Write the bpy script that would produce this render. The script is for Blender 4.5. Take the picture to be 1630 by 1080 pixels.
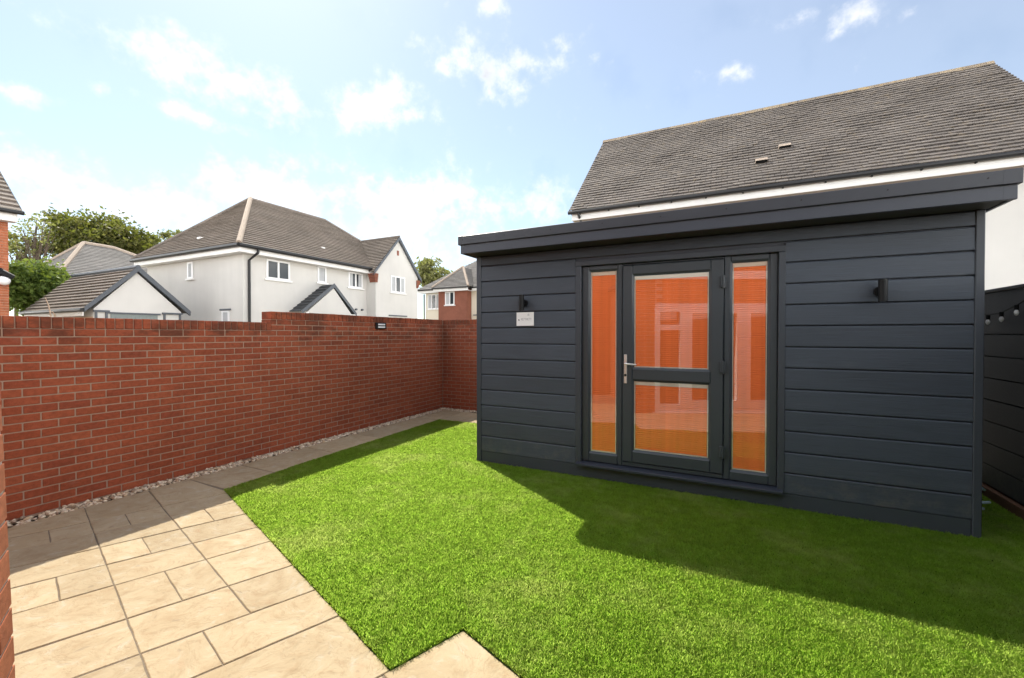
import bpy, bmesh, math, random
import numpy as np
from mathutils import Vector, Matrix
random.seed(7); RNG = np.random.default_rng(7)
R = math.radians
SC = bpy.context.scene
for o in list(bpy.data.objects): bpy.data.objects.remove(o)

# ------------------------------------------------------------------ camera
YAW, PITCH, EYE = R(26.5), R(0.656), 1.6
cam_d = bpy.data.cameras.new('camera'); cam = bpy.data.objects.new('camera', cam_d)
SC.collection.objects.link(cam); SC.camera = cam
cam.location = (0, 0, EYE); cam.rotation_euler = (R(90) - PITCH, 0, YAW)
cam_d.sensor_width = 36; cam_d.sensor_fit = 'HORIZONTAL'; cam_d.lens = 14.988
cam_d.clip_start = 0.03; cam_d.clip_end = 2000

# ------------------------------------------------------------------ sun and sky
SUN = Vector((-0.70, 0.438, 1.0)).normalized()
sun_d = bpy.data.lights.new('sun', 'SUN'); sun = bpy.data.objects.new('sun', sun_d)
SC.collection.objects.link(sun)
sun.rotation_euler = SUN.to_track_quat('Z', 'Y').to_euler()
sun_d.energy = 2.3; sun_d.angle = R(0.55); sun_d.color = (1.0, 0.93, 0.80)
SKY_STRENGTH = 0.092
SC.view_settings.view_transform = 'Standard'; SC.view_settings.look = 'None'
SC.view_settings.exposure = 1.56; SC.view_settings.gamma = 1.0
SC.view_settings.use_curve_mapping = False
CY = SC.cycles; CY.max_bounces = 6; CY.diffuse_bounces = 3; CY.glossy_bounces = 3; CY.transmission_bounces = 4; CY.transparent_max_bounces = 8; CY.caustics_reflective = False; CY.caustics_refractive = False

W = bpy.data.worlds.new('World'); SC.world = W; W.use_nodes = True
wn = W.node_tree; wn.nodes.clear()
def wnode(t, **k):
    n = wn.nodes.new(t)
    for a, b in k.items(): setattr(n, a, b)
    return n
def wl(a, b): wn.links.new(a, b)
def wmath(op, a, b=None, c=None, clamp=False):
    n = wnode('ShaderNodeMath', operation=op, use_clamp=clamp)
    for i, v in enumerate((a, b, c)):
        if v is None: continue
        if hasattr(v, 'links') or hasattr(v, 'is_linked'): wl(v, n.inputs[i])
        else: n.inputs[i].default_value = v
    return n.outputs[0]
def cam_dir(u, v):
    F = 678.6; a = (u - 815) / F; b = (540 - v) / F
    cp, sp, ca, sa = math.cos(PITCH), math.sin(PITCH), math.cos(YAW), math.sin(YAW)
    x, y, z = a, cp + b * sp, -sp + b * cp
    return Vector((x * ca - y * sa, x * sa + y * ca, z))
out = wnode('ShaderNodeOutputWorld'); bg = wnode('ShaderNodeBackground')
sky = wnode('ShaderNodeTexSky', sky_type='NISHITA', sun_disc=False)
sky.sun_elevation = math.asin(SUN.z); sky.sun_rotation = math.atan2(SUN.x, SUN.y)
sky.altitude = 60; sky.air_density = 1.0; sky.dust_density = 0.35; sky.ozone_density = 2.2
geo = wnode('ShaderNodeTexCoord'); D = geo.outputs['Generated']
sep = wnode('ShaderNodeSeparateXYZ'); wl(D, sep.inputs[0])
# cloud deck coordinates: direction projected on a horizontal layer
zc = wmath('MAXIMUM', sep.outputs[2], 0.03); zc = wmath('ADD', zc, 0.10)
px = wmath('DIVIDE', sep.outputs[0], zc); py = wmath('DIVIDE', sep.outputs[1], zc)
cmb = wnode('ShaderNodeCombineXYZ'); wl(px, cmb.inputs[0]); wl(py, cmb.inputs[1])
def wnoise(vec, scale, detail, rough, off=(0, 0, 0)):
    mp = wnode('ShaderNodeMapping'); mp.inputs['Location'].default_value = off; wl(vec, mp.inputs['Vector'])
    n = wnode('ShaderNodeTexNoise'); n.inputs['Scale'].default_value = scale
    n.inputs['Detail'].default_value = detail; n.inputs['Roughness'].default_value = rough
    wl(mp.outputs[0], n.inputs['Vector']); return n.outputs['Fac']
nz = wnoise(D, 9.0, 6, 0.62, (3.1, 1.7, 0.4))
nfine = wnoise(D, 30.0, 4, 0.6, (0.3, 5.7, 2.4))
nsoft = wnoise(cmb.outputs[0], 0.9, 4, 0.55, (1.3, 8.2, 0))
# individual clouds standing in this sky: centre, end, half thickness (directions)
CLOUDS = [  # (u0,v0,u1,v1,half,weight)
    (120, 42, 270, 95, 20, 1.0), (270, 95, 440, 155, 34, 1.15), (395, 160, 470, 182, 22, .8),
    (250, 165, 350, 198, 12, .8), (375, 208, 405, 215, 8, .7),
    (0, 140, 70, 158, 12, .9), (-40, 245, 150, 290, 34, 1.1), (20, 320, 330, 335, 52, 1.1),
    (540, 175, 660, 155, 26, 1.0), (600, 185, 700, 175, 16, .85), (700, 95, 800, 115, 30, 1.05), (800, 105, 910, 100, 12, .8),
    (330, 300, 560, 320, 48, 1.1), (560, 325, 740, 340, 56, 1.15), (420, 370, 720, 395, 50, .9),
    (780, 8, 795, 20, 13, .8), (1225, 32, 1290, 30, 12, .62), (1335, 25, 1390, 18, 17, .8), (1440, 20, 1450, 18, 8, .5),
    (840, 330, 900, 330, 32, 1.0), (150, 137, 165, 137, 8, .7), (880, 75, 910, 72, 8, .5), (1160, 118, 1180, 118, 7, .5),
    (-200, 330, 10, 330, 60, 1.0), (-20, 212, 20, 215, 10, .8)]
acc = None
for (u0, v0, u1, v1, hw, wt) in CLOUDS:
    a, b = cam_dir(u0, v0).normalized(), cam_dir(u1, v1).normalized()
    ctr = ((a + b) / 2).normalized(); ax = (b - a); L = ax.length / 2; ax.normalize()
    bx = ctr.cross(ax).normalized()
    h = hw * 1.25 / 678.6 * (ctr.dot(cam_dir(815, 540).normalized()))
    sub = wnode('ShaderNodeVectorMath', operation='SUBTRACT'); wl(D, sub.inputs[0]); sub.inputs[1].default_value = ctr
    d1 = wnode('ShaderNodeVectorMath', operation='DOT_PRODUCT'); wl(sub.outputs[0], d1.inputs[0]); d1.inputs[1].default_value = ax / (L + h)
    d2 = wnode('ShaderNodeVectorMath', operation='DOT_PRODUCT'); wl(sub.outputs[0], d2.inputs[0]); d2.inputs[1].default_value = bx / h
    d3 = wnode('ShaderNodeVectorMath', operation='DOT_PRODUCT'); wl(sub.outputs[0], d3.inputs[0]); d3.inputs[1].default_value = ctr
    q = wmath('ADD', wmath('POWER', wmath('ABSOLUTE', d1.outputs['Value']), 2.0), wmath('POWER', wmath('ABSOLUTE', d2.outputs['Value']), 2.0))
    val = wmath('MULTIPLY', wmath('SUBTRACT', 1.0, wmath('POWER', q, 0.6)), wt)
    val = wmath('SUBTRACT', val, wmath('MULTIPLY', wmath('LESS_THAN', d3.outputs['Value'], -0.6), 9.0))
    acc = val if acc is None else wmath('MAXIMUM', acc, val)
acc = wmath('MAXIMUM', acc, -0.9)
nn = wmath('ADD', wmath('MULTIPLY', wmath('SUBTRACT', nz, 0.5), 4.6), wmath('MULTIPLY', wmath('SUBTRACT', nfine, 0.5), 3.4))
blob = wmath('ADD', wmath('MULTIPLY', acc, 1.15), nn)
def wramp(x, lo, hi):
    n = wnode('ShaderNodeMapRange', interpolation_type='SMOOTHSTEP'); wl(x, n.inputs['Value'])
    n.inputs['From Min'].default_value = lo; n.inputs['From Max'].default_value = hi
    return n.outputs[0]
m_blob = wmath('POWER', wramp(blob, -0.55, 2.0), 1.5)
fdot = wnode('ShaderNodeVectorMath', operation='DOT_PRODUCT'); wl(D, fdot.inputs[0]); fdot.inputs[1].default_value = cam_dir(815, 300).normalized()
m_fill = wmath('MULTIPLY', wmath('POWER', wramp(wmath('ADD', nsoft, wmath('MULTIPLY', wmath('SUBTRACT', nfine, 0.5), 0.25)), 0.36, 0.74), 2.0), wramp(fdot.outputs['Value'], 0.66, 0.48))  # clouds added outside the view only, to fill the shade with light
mask = wmath('MAXIMUM', m_fill, 0.026)
# thin horizon haze all round; bright low cloud added only outside the view
hz = wramp(sep.outputs[2], 0.30, 0.0)
fill_bank = wmath('POWER', wramp(wmath('ADD', wmath('MULTIPLY', wmath('SUBTRACT', 0.20, sep.outputs[2]), 5.0), wmath('MULTIPLY', wmath('SUBTRACT', nz, 0.5), 2.4)), -0.3, 1.2), 1.6)
fill_bank = wmath('MULTIPLY', fill_bank, wramp(fdot.outputs['Value'], 0.66, 0.48))
mask = wmath('MAXIMUM', mask, wmath('MAXIMUM', wmath('MULTIPLY', hz, 0.03), fill_bank))
shade = wramp(wnoise(D, 7.0, 5, 0.5, (9.4, 2.2, 6.1)), 0.52, 0.72)
ccol = wnode('ShaderNodeMix', data_type='RGBA'); wl(shade, ccol.inputs[0])
ccol.inputs[6].default_value = (44, 42.6, 40.5, 1); ccol.inputs[7].default_value = (38, 37, 35.5, 1)  # far brighter than the visible clouds, to lift the shaded surfaces
mix = wnode('ShaderNodeMix', data_type='RGBA'); wl(mask, mix.inputs[0])
stint = wnode('ShaderNodeMix', data_type='RGBA', blend_type='MULTIPLY'); stint.inputs[0].default_value = 1.0
wl(sky.outputs[0], stint.inputs[6]); stint.inputs[7].default_value = (.56, .585, .565, 1)
lcol = wnode('ShaderNodeMix', data_type='RGBA'); wl(wmath('MULTIPLY', shade, wmath('POWER', m_blob, 1.6)), lcol.inputs[0])
lcol.inputs[6].default_value = (4.9, 4.85, 4.8, 1); lcol.inputs[7].default_value = (2.7, 2.75, 2.85, 1)
m1 = wnode('ShaderNodeMix', data_type='RGBA'); wl(mix.outputs[2], m1.inputs[6]); wl(lcol.outputs[2], m1.inputs[7]); wl(m_blob, m1.inputs[0])
wl(stint.outputs[2], mix.inputs[6]); wl(ccol.outputs[2], mix.inputs[7])
wl(m1.outputs[2], bg.inputs['Color']); bg.inputs['Strength'].default_value = SKY_STRENGTH
wl(bg.outputs[0], out.inputs['Surface'])

# ------------------------------------------------------------------ helpers
ORG = {}
def link(o): SC.collection.objects.link(o); return o
def tag(o, label=None, cat=None, group=None, kind=None):
    if label: o['label'] = label
    if cat: o['category'] = cat
    if group: o['group'] = group
    if kind: o['kind'] = kind
    return o
def thing(name, loc, label, cat, group=None):
    o = bpy.data.objects.new(name, None); o.location = loc; o.empty_display_size = .1
    link(o); ORG[o] = Vector(loc); return tag(o, label, cat, group)
class MB:
    def __init__(s): s.v = []; s.f = []
    def add(s, vs, fs):
        b = len(s.v); s.v += [tuple(p) for p in vs]; s.f += [tuple(i + b for i in q) for q in fs]; return s
    def quad(s, *p): return s.add(p, [tuple(range(len(p)))])
    def box(s, x0, x1, y0, y1, z0, z1):
        x0, x1 = min(x0, x1), max(x0, x1); y0, y1 = min(y0, y1), max(y0, y1); z0, z1 = min(z0, z1), max(z0, z1)
        return s.add([(x0, y0, z0), (x1, y0, z0), (x1, y1, z0), (x0, y1, z0), (x0, y0, z1), (x1, y0, z1), (x1, y1, z1), (x0, y1, z1)],
                     [(0, 3, 2, 1), (4, 5, 6, 7), (0, 1, 5, 4), (1, 2, 6, 5), (2, 3, 7, 6), (3, 0, 4, 7)])
    def cbox(s, x0, x1, y0, y1, z0, z1, c=.004):
        x0, x1 = min(x0, x1), max(x0, x1); y0, y1 = min(y0, y1), max(y0, y1); z0, z1 = min(z0, z1), max(z0, z1)
        lo = (x0, y0, z0); hi = (x1, y1, z1); idx = {}; vs = []
        for cx in (0, 1):
            for cy in (0, 1):
                for cz in (0, 1):
                    k = (cx, cy, cz)
                    for a in range(3):
                        p = [(hi if k[i] else lo)[i] + ((0 if i == a else c) * (-1 if k[i] else 1)) for i in range(3)]
                        idx[k + (a,)] = len(vs); vs.append(p)
        fs = []
        for a in range(3):
            b, d = (a + 1) % 3, (a + 2) % 3
            for sgn in (0, 1):
                q = []
                for (p_, r_) in ((0, 0), (1, 0), (1, 1), (0, 1)):
                    k = [0, 0, 0]; k[a] = sgn; k[b] = p_; k[d] = r_; q.append(idx[tuple(k) + (a,)])
                fs.append(tuple(q if sgn else q[::-1]))
        for a in range(3):
            b, d = (a + 1) % 3, (a + 2) % 3
            for sb in (0, 1):
                for sd in (0, 1):
                    k0 = [0, 0, 0]; k0[b] = sb; k0[d] = sd; k1 = list(k0); k1[a] = 1
                    q = [idx[tuple(k0) + (b,)], idx[tuple(k1) + (b,)], idx[tuple(k1) + (d,)], idx[tuple(k0) + (d,)]]
                    fs.append(tuple(q if sb == sd else q[::-1]))
        for k in [(a, b, d) for a in (0, 1) for b in (0, 1) for d in (0, 1)]:
            t = [idx[k + (0,)], idx[k + (1,)], idx[k + (2,)]]
            fs.append(tuple(t if sum(k) % 2 == 1 else t[::-1]))
        return s.add(vs, fs)
    def prism(s, poly, a0, a1, axis='x'):
        n = len(poly)
        def P(t, p): return {'x': (t, p[0], p[1]), 'y': (p[0], t, p[1]), 'z': (p[0], p[1], t)}[axis]
        vs = [P(a0, p) for p in poly] + [P(a1, p) for p in poly]
        fs = [tuple(range(n))[::-1], tuple(range(n, 2 * n))] + [(i, (i + 1) % n, n + (i + 1) % n, n + i) for i in range(n)]
        return s.add(vs, fs)
    def tube(s, pts, r, n=8, cap=True):
        pts = [Vector(p) for p in pts]; rr = r if isinstance(r, (list, tuple)) else [r] * len(pts)
        b = len(s.v); vs = []; prev = None
        for i, p in enumerate(pts):
            d = (pts[min(i + 1, len(pts) - 1)] - pts[max(i - 1, 0)]).normalized()
            ref = prev if prev is not None else (Vector((0, 0, 1)) if abs(d.z) < .9 else Vector((1, 0, 0)))
            u = (ref - d * ref.dot(d)).normalized(); w = d.cross(u); prev = u
            for k in range(n):
                a = 2 * math.pi * k / n; vs.append(p + (u * math.cos(a) + w * math.sin(a)) * rr[i])
        fs = [(i * n + k, i * n + (k + 1) % n, (i + 1) * n + (k + 1) % n, (i + 1) * n + k) for i in range(len(pts) - 1) for k in range(n)]
        if cap: fs += [tuple(range(n))[::-1], tuple(range((len(pts) - 1) * n, len(pts) * n))]
        return s.add(vs, fs)
    def build(s, name, mat, parent=None, origin=None, smooth=False):
        me = bpy.data.meshes.new(name)
        og = Vector(origin) if origin is not None else (ORG.get(parent, Vector()) if parent else Vector())
        me.from_pydata([tuple(Vector(p) - og) for p in s.v], [], s.f)
        bm = bmesh.new(); bm.from_mesh(me); bmesh.ops.recalc_face_normals(bm, faces=bm.faces); bm.to_mesh(me); bm.free()
        me.materials.append(mat)
        if smooth: me.polygons.foreach_set('use_smooth', [True] * len(me.polygons))
        o = bpy.data.objects.new(name, me); link(o); ORG[o] = og
        if parent: o.parent = parent; o.location = og - ORG[parent]
        else: o.location = og
        return o
def raw_mesh(name, V, F, mat, parent=None, smooth=False):
    V = np.asarray(V, np.float32); F = np.asarray(F, np.int32); k = F.shape[1]
    if parent: V = V - np.array(ORG[parent], np.float32)
    me = bpy.data.meshes.new(name); me.vertices.add(len(V)); me.vertices.foreach_set('co', V.ravel())
    me.loops.add(F.size); me.loops.foreach_set('vertex_index', F.ravel())
    me.polygons.add(len(F)); me.polygons.foreach_set('loop_start', np.arange(0, F.size, k, dtype=np.int32))
    if smooth: me.polygons.foreach_set('use_smooth', np.ones(len(F), bool))
    me.update(calc_edges=True); me.validate()
    me.materials.append(mat); o = bpy.data.objects.new(name, me); link(o); ORG[o] = ORG.get(parent, Vector()) if parent else Vector()
    if parent: o.parent = parent
    return o
def inst(mesh, name, parent, world_pos, rot=None):
    o = bpy.data.objects.new(name, mesh); link(o); o.parent = parent
    o.location = Vector(world_pos) - ORG[parent]; ORG[o] = Vector(world_pos)
    if rot is not None: o.rotation_euler = rot
    return o
def proto(mb, name, mat):
    me = bpy.data.meshes.new(name); me.from_pydata(mb.v, [], mb.f)
    bm = bmesh.new(); bm.from_mesh(me); bmesh.ops.recalc_face_normals(bm, faces=bm.faces); bm.to_mesh(me); bm.free()
    me.materials.append(mat); return me
def project(P):
    ca, sa, cp, sp = math.cos(YAW), math.sin(YAW), math.cos(PITCH), math.sin(PITCH)
    P = np.atleast_2d(np.asarray(P, float)); x = P[:, 0] * ca + P[:, 1] * sa; y = -P[:, 0] * sa + P[:, 1] * ca; z = P[:, 2] - EYE
    yc = y * cp - z * sp; zc_ = y * sp + z * cp
    ys = np.where(yc > .05, yc, np.nan)
    return 815 + 678.6 * x / ys, 540 - 678.6 * zc_ / ys, yc

# ------------------------------------------------------------------ materials
class NT:
    def __init__(s, name):
        s.m = bpy.data.materials.new(name); s.m.use_nodes = True; s.t = s.m.node_tree; s.t.nodes.clear()
        s.out = s.n('ShaderNodeOutputMaterial'); s.g = s.n('ShaderNodeNewGeometry'); s.oi = s.n('ShaderNodeObjectInfo')
    def n(s, t, **k):
        q = s.t.nodes.new(t)
        for a, b in k.items(): setattr(q, a, b)
        return q
    def l(s, a, b): s.t.links.new(a, b)
    def put(s, v, sock):
        if hasattr(v, 'is_linked'): s.l(v, sock)
        else: sock.default_value = v
    def math(s, op, a, b=None, c=None, clamp=False):
        q = s.n('ShaderNodeMath', operation=op, use_clamp=clamp)
        for i, v in enumerate((a, b, c)):
            if v is not None: s.put(v, q.inputs[i])
        return q.outputs[0]
    def pos(s, scale=(1, 1, 1), off=None):
        mp = s.n('ShaderNodeMapping'); s.l(s.g.outputs['Position'], mp.inputs['Vector']); mp.inputs['Scale'].default_value = scale
        if off is not None: s.l(off, mp.inputs['Location'])
        return mp.outputs[0]
    def noise(s, vec, scale, detail=4, rough=.55):
        q = s.n('ShaderNodeTexNoise'); s.l(vec, q.inputs['Vector']); q.inputs['Scale'].default_value = scale
        q.inputs['Detail'].default_value = detail; q.inputs['Roughness'].default_value = rough; return q.outputs['Fac']
    def ramp(s, x, lo, hi, a=0., b=1.):
        q = s.n('ShaderNodeMapRange', interpolation_type='SMOOTHSTEP'); s.put(x, q.inputs['Value'])
        for nm, v in (('From Min', lo), ('From Max', hi), ('To Min', a), ('To Max', b)): q.inputs[nm].default_value = v
        return q.outputs[0]
    def mix(s, f, a, b, mode='MIX'):
        q = s.n('ShaderNodeMix', data_type='RGBA', blend_type=mode); s.put(f, q.inputs[0])
        for v, i in ((a, 6), (b, 7)):
            if isinstance(v, tuple) and len(v) == 3: v = v + (1,)
            s.put(v, q.inputs[i])
        return q.outputs[2]
    def rand(s):
        return s.math('FRACT', s.math('ADD', s.oi.outputs['Random'], s.math('MULTIPLY', s.g.outputs['Random Per Island'], 7.31)))
    def scale(s, col, f):
        q = s.n('ShaderNodeVectorMath', operation='SCALE'); s.l(col, q.inputs[0]); s.put(f, q.inputs['Scale']); return q.outputs[0]
    def bsdf(s, col, rough=.8, spec=.3, bump=None, dist=.01, strength=1., metal=0.):
        p = s.n('ShaderNodeBsdfPrincipled')
        if isinstance(col, tuple): col = col + (1,) if len(col) == 3 else col
        s.put(col, p.inputs['Base Color']); s.put(rough, p.inputs['Roughness']); p.inputs['Specular IOR Level'].default_value = spec
        p.inputs['Metallic'].default_value = metal
        if bump is not None:
            b = s.n('ShaderNodeBump'); b.inputs['Distance'].default_value = dist; b.inputs['Strength'].default_value = strength
            s.l(bump, b.inputs['Height']); s.l(b.outputs[0], p.inputs['Normal'])
        s.l(p.outputs[0], s.out.inputs['Surface']); return p
def simple(name, col, rough=.6, spec=.4, var=.08, scale=3., bump=.0, bscale=80., isl=0., metal=0., dist=.004):
    t = NT(name); v = t.noise(t.pos(), scale, 5, .6)
    f = t.math('ADD', 1 - var, t.math('MULTIPLY', v, 2 * var))
    if isl: f = t.math('MULTIPLY', f, t.math('ADD', 1 - isl, t.math('MULTIPLY', t.rand(), 2 * isl)))
    c = t.n('ShaderNodeRGB'); c.outputs[0].default_value = col + (1,)
    t.bsdf(t.scale(c.outputs[0], f), rough, spec, t.noise(t.pos(), bscale, 4, .6) if bump else None, dist, bump, metal)
    return t.m
MT = {}
def brick_mat(name, cols, stain=0.0):
    t = NT(name); r = t.rand()
    c = t.n('ShaderNodeValToRGB'); t.l(r, c.inputs[0]); el = c.color_ramp.elements
    for i, k in enumerate(cols):
        e = el[i] if i < 2 else el.new(0.5)
        e.position = i / (len(cols) - 1); e.color = k + (1,)
    for i, k in enumerate(cols): el[i].position = i / (len(cols) - 1); el[i].color = k + (1,)
    nz1 = t.noise(t.pos((1, 1, 1.4)), 26, 6, .7); nz2 = t.noise(t.pos(), 2.2, 4, .6)
    f = t.math('MULTIPLY', t.ramp(nz1, .2, .8, .74, 1.22), t.ramp(nz2, .25, .75, .88, 1.1))
    col = t.scale(c.outputs[0], f)
    speck = t.ramp(t.noise(t.pos(), 140, 2, .5), .62, .74)
    col = t.mix(t.math('MULTIPLY', speck, .35), col, (.09, .035, .025))
    if stain:
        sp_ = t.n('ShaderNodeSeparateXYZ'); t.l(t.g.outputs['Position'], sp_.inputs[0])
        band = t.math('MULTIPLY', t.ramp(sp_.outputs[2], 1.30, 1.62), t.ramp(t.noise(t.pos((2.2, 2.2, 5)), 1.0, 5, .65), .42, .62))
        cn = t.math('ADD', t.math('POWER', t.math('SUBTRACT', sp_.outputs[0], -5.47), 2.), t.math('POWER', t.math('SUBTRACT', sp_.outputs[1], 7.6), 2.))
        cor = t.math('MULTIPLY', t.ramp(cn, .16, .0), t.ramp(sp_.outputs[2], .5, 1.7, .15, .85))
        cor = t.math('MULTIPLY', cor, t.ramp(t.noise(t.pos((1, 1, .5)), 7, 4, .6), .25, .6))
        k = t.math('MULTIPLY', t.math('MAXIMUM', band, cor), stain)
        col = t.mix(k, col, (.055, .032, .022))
        ef = t.ramp(t.noise(t.pos((1, 1, 2)), 3.1, 5, .7), .60, .78)
        col = t.mix(t.math('MULTIPLY', ef, .16), col, (.45, .33, .26))
    t.bsdf(col, .88, .2, t.noise(t.pos(), 130, 5, .7), .006, .7)
    return t.m
MT['brick'] = brick_mat('brick_red', [(.30, .074, .036), (.345, .089, .042), (.325, .085, .042), (.36, .098, .047), (.28, .071, .037), (.335, .085, .041)], .62)
MT['brick_house'] = brick_mat('brick_orange', [(.40, .14, .07), (.48, .17, .085), (.36, .12, .062)])
MT['brick_far'] = brick_mat('brick_far', [(.22, .085, .055), (.27, .105, .07), (.19, .075, .052)])
MT['mortar'] = simple('mortar', (.36, .25, .185), .95, .1, .22, 9, .6, 160)
MT['mortar_pale'] = simple('mortar_pale', (.50, .43, .36), .95, .1, .15, 9, .6, 160)
def board_mat(name, col, rough):
    t = NT(name)
    g1 = t.noise(t.pos((1.1, 20, 42)), 3.0, 6, .62); g2 = t.noise(t.pos((.25, 1, 1)), 2.0, 3, .5)
    c = t.n('ShaderNodeRGB'); c.outputs[0].default_value = col + (1,)
    f = t.math('MULTIPLY', t.ramp(g1, .2, .8, .82, 1.18), t.ramp(g2, .3, .7, .92, 1.1))
    f = t.math('MULTIPLY', f, t.math('ADD', .93, t.math('MULTIPLY', t.rand(), .14)))
    dust = t.ramp(t.noise(t.pos((.6, 1, 2.5)), 4, 6, .7), .55, .8)
    cc = t.mix(t.math('MULTIPLY', dust, .10), t.scale(c.outputs[0], f), (.16, .17, .17))
    sz = t.n('ShaderNodeSeparateXYZ'); t.l(t.g.outputs['Position'], sz.inputs[0])
    spl = t.math('MULTIPLY', t.ramp(sz.outputs[2], .55, .02), t.ramp(t.noise(t.pos((1, 1, 1)), 9, 6, .75), .42, .68, 0, .32))
    cc = t.mix(spl, cc, (.17, .155, .12))
    t.bsdf(cc, t.ramp(g1, .2, .8, rough - .08, rough + .1), .45, g1, .0035, .8)
    return t.m
MT['cladding'] = board_mat('anthracite_cladding', (.045, .057, .075), .50)
MT['trim'] = simple('anthracite_trim', (.040, .048, .060), .48, .45, .1, 5, .25, 180)
MT['upvc'] = simple('anthracite_frame', (.036, .045, .053), .42, .5, .06, 6, .12, 240)
MT['fascia'] = simple('anthracite_fascia', (.030, .036, .050), .42, .5, .1, 2.2, .2, 60)
MT['edge'] = simple('dark_edge_trim', (.020, .023, .031), .42, .5, .1, 2.2, .2, 60)
MT['soffit'] = simple('dark_soffit', (.05, .05, .05), .6, .4)
MT['fence'] = board_mat('charcoal_fence', (.042, .046, .050), .55)
MT['felt'] = simple('roof_membrane', (.05, .052, .056), .7, .3, .15)
MT['black'] = simple('black_paint', (.007, .0075, .008), .5, .25, .1)
MT['gutter'] = simple('black_plastic', (.014, .014, .015), .45, .4, .1)
MT['white'] = simple('white_plastic', (.80, .80, .80), .35, .5, .03)
MT['white_paint'] = simple('white_painted_board', (.78, .77, .75), .55, .4, .05)
def render_mat(name, col):
    t = NT(name); c = t.n('ShaderNodeRGB'); c.outputs[0].default_value = col + (1,)
    a = t.ramp(t.noise(t.pos((1.6, 1.6, .12)), 2.2, 6, .65), .3, .75, 1.01, .975); b = t.ramp(t.noise(t.pos(), .5, 4, .6), .3, .7, .95, 1.04)
    cc = t.mix(t.ramp(t.noise(t.pos((3, 3, .3)), 2., 5, .7), .66, .84, 0, .06), t.scale(c.outputs[0], t.math('MULTIPLY', a, b)), (.42, .40, .36))
    t.bsdf(cc, .92, .15, t.noise(t.pos(), 70, 4, .6), .004, .35); return t.m
MT['render'] = render_mat('white_render', (.615, .598, .565))
MT['render_cream'] = simple('cream_render', (.74, .68, .56), .92, .15, .05, 1.2, .35, 70)
MT['render_tan'] = simple('tan_brickwork', (.52, .38, .27), .92, .15, .12, 5, .35, 70)
MT['steel'] = simple('satin_steel', (.72, .71, .69), .32, .5, .06, 20, metal=.65)
MT['spacer'] = simple('pale_spacer_bar', (.72, .62, .50), .5, .4, .05)
MT['soil'] = simple('soil', (.055, .042, .030), .95, .1, .35, 22, .9, 60)
MT['bed'] = simple('jointing_sand', (.19, .155, .115), .95, .1, .3, 30, .6, 160)
MT['ground'] = simple('rough_ground', (.27, .25, .21), .95, .1, .3, .6, .5, 20)
MT['timber'] = simple('weathered_edging', (.16, .085, .05), .8, .2, .3, 9, .5, 60)
MT['garage_door'] = simple('grey_green_door', (.20, .23, .22), .5, .4, .05)
MT['lead'] = simple('grey_bargeboard', (.085, .095, .11), .5, .4, .08)
def tile_mat(name, cols, lichen=.0, sc=1.):
    t = NT(name); r = t.rand(); c = t.n('ShaderNodeValToRGB'); t.l(r, c.inputs[0]); el = c.color_ramp.elements
    for _ in range(len(cols) - 2): el.new(.5)
    for i, k in enumerate(cols): el[i].position = i / (len(cols) - 1); el[i].color = k + (1,)
    f = t.math('MULTIPLY', t.ramp(t.noise(t.pos(), 30 * sc, 5, .7), .2, .8, .85, 1.15), t.ramp(t.noise(t.pos(), .9, 4, .6), .25, .75, .86, 1.12))
    col = t.scale(c.outputs[0], f)
    if lichen:
        sp_ = t.n('ShaderNodeSeparateXYZ'); t.l(t.g.outputs['Position'], sp_.inputs[0])
        lc = t.math('MULTIPLY', t.ramp(t.noise(t.pos(), 6, 6, .75), .52, .66), lichen)
        col = t.mix(lc, col, (.34, .24, .10))
    t.bsdf(col, .85, .25, t.noise(t.pos(), 90 * sc, 4, .7), .006, .6); return t.m
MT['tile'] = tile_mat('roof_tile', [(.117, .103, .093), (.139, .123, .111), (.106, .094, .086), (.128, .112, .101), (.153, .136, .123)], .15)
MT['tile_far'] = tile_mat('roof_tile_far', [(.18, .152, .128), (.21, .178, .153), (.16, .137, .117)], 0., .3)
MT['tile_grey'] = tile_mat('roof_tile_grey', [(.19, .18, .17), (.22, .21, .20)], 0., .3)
MT['slate'] = tile_mat('dark_slate', [(.055, .058, .062), (.075, .078, .082), (.045, .047, .05)], 0.)
MT['ridge'] = tile_mat('ridge_tile', [(.20, .155, .11), (.25, .20, .14), (.16, .13, .10)], .85)
MT['ridge_pale'] = simple('pale_hip_tile', (.35, .285, .23), .85, .2, .15, 4)
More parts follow.
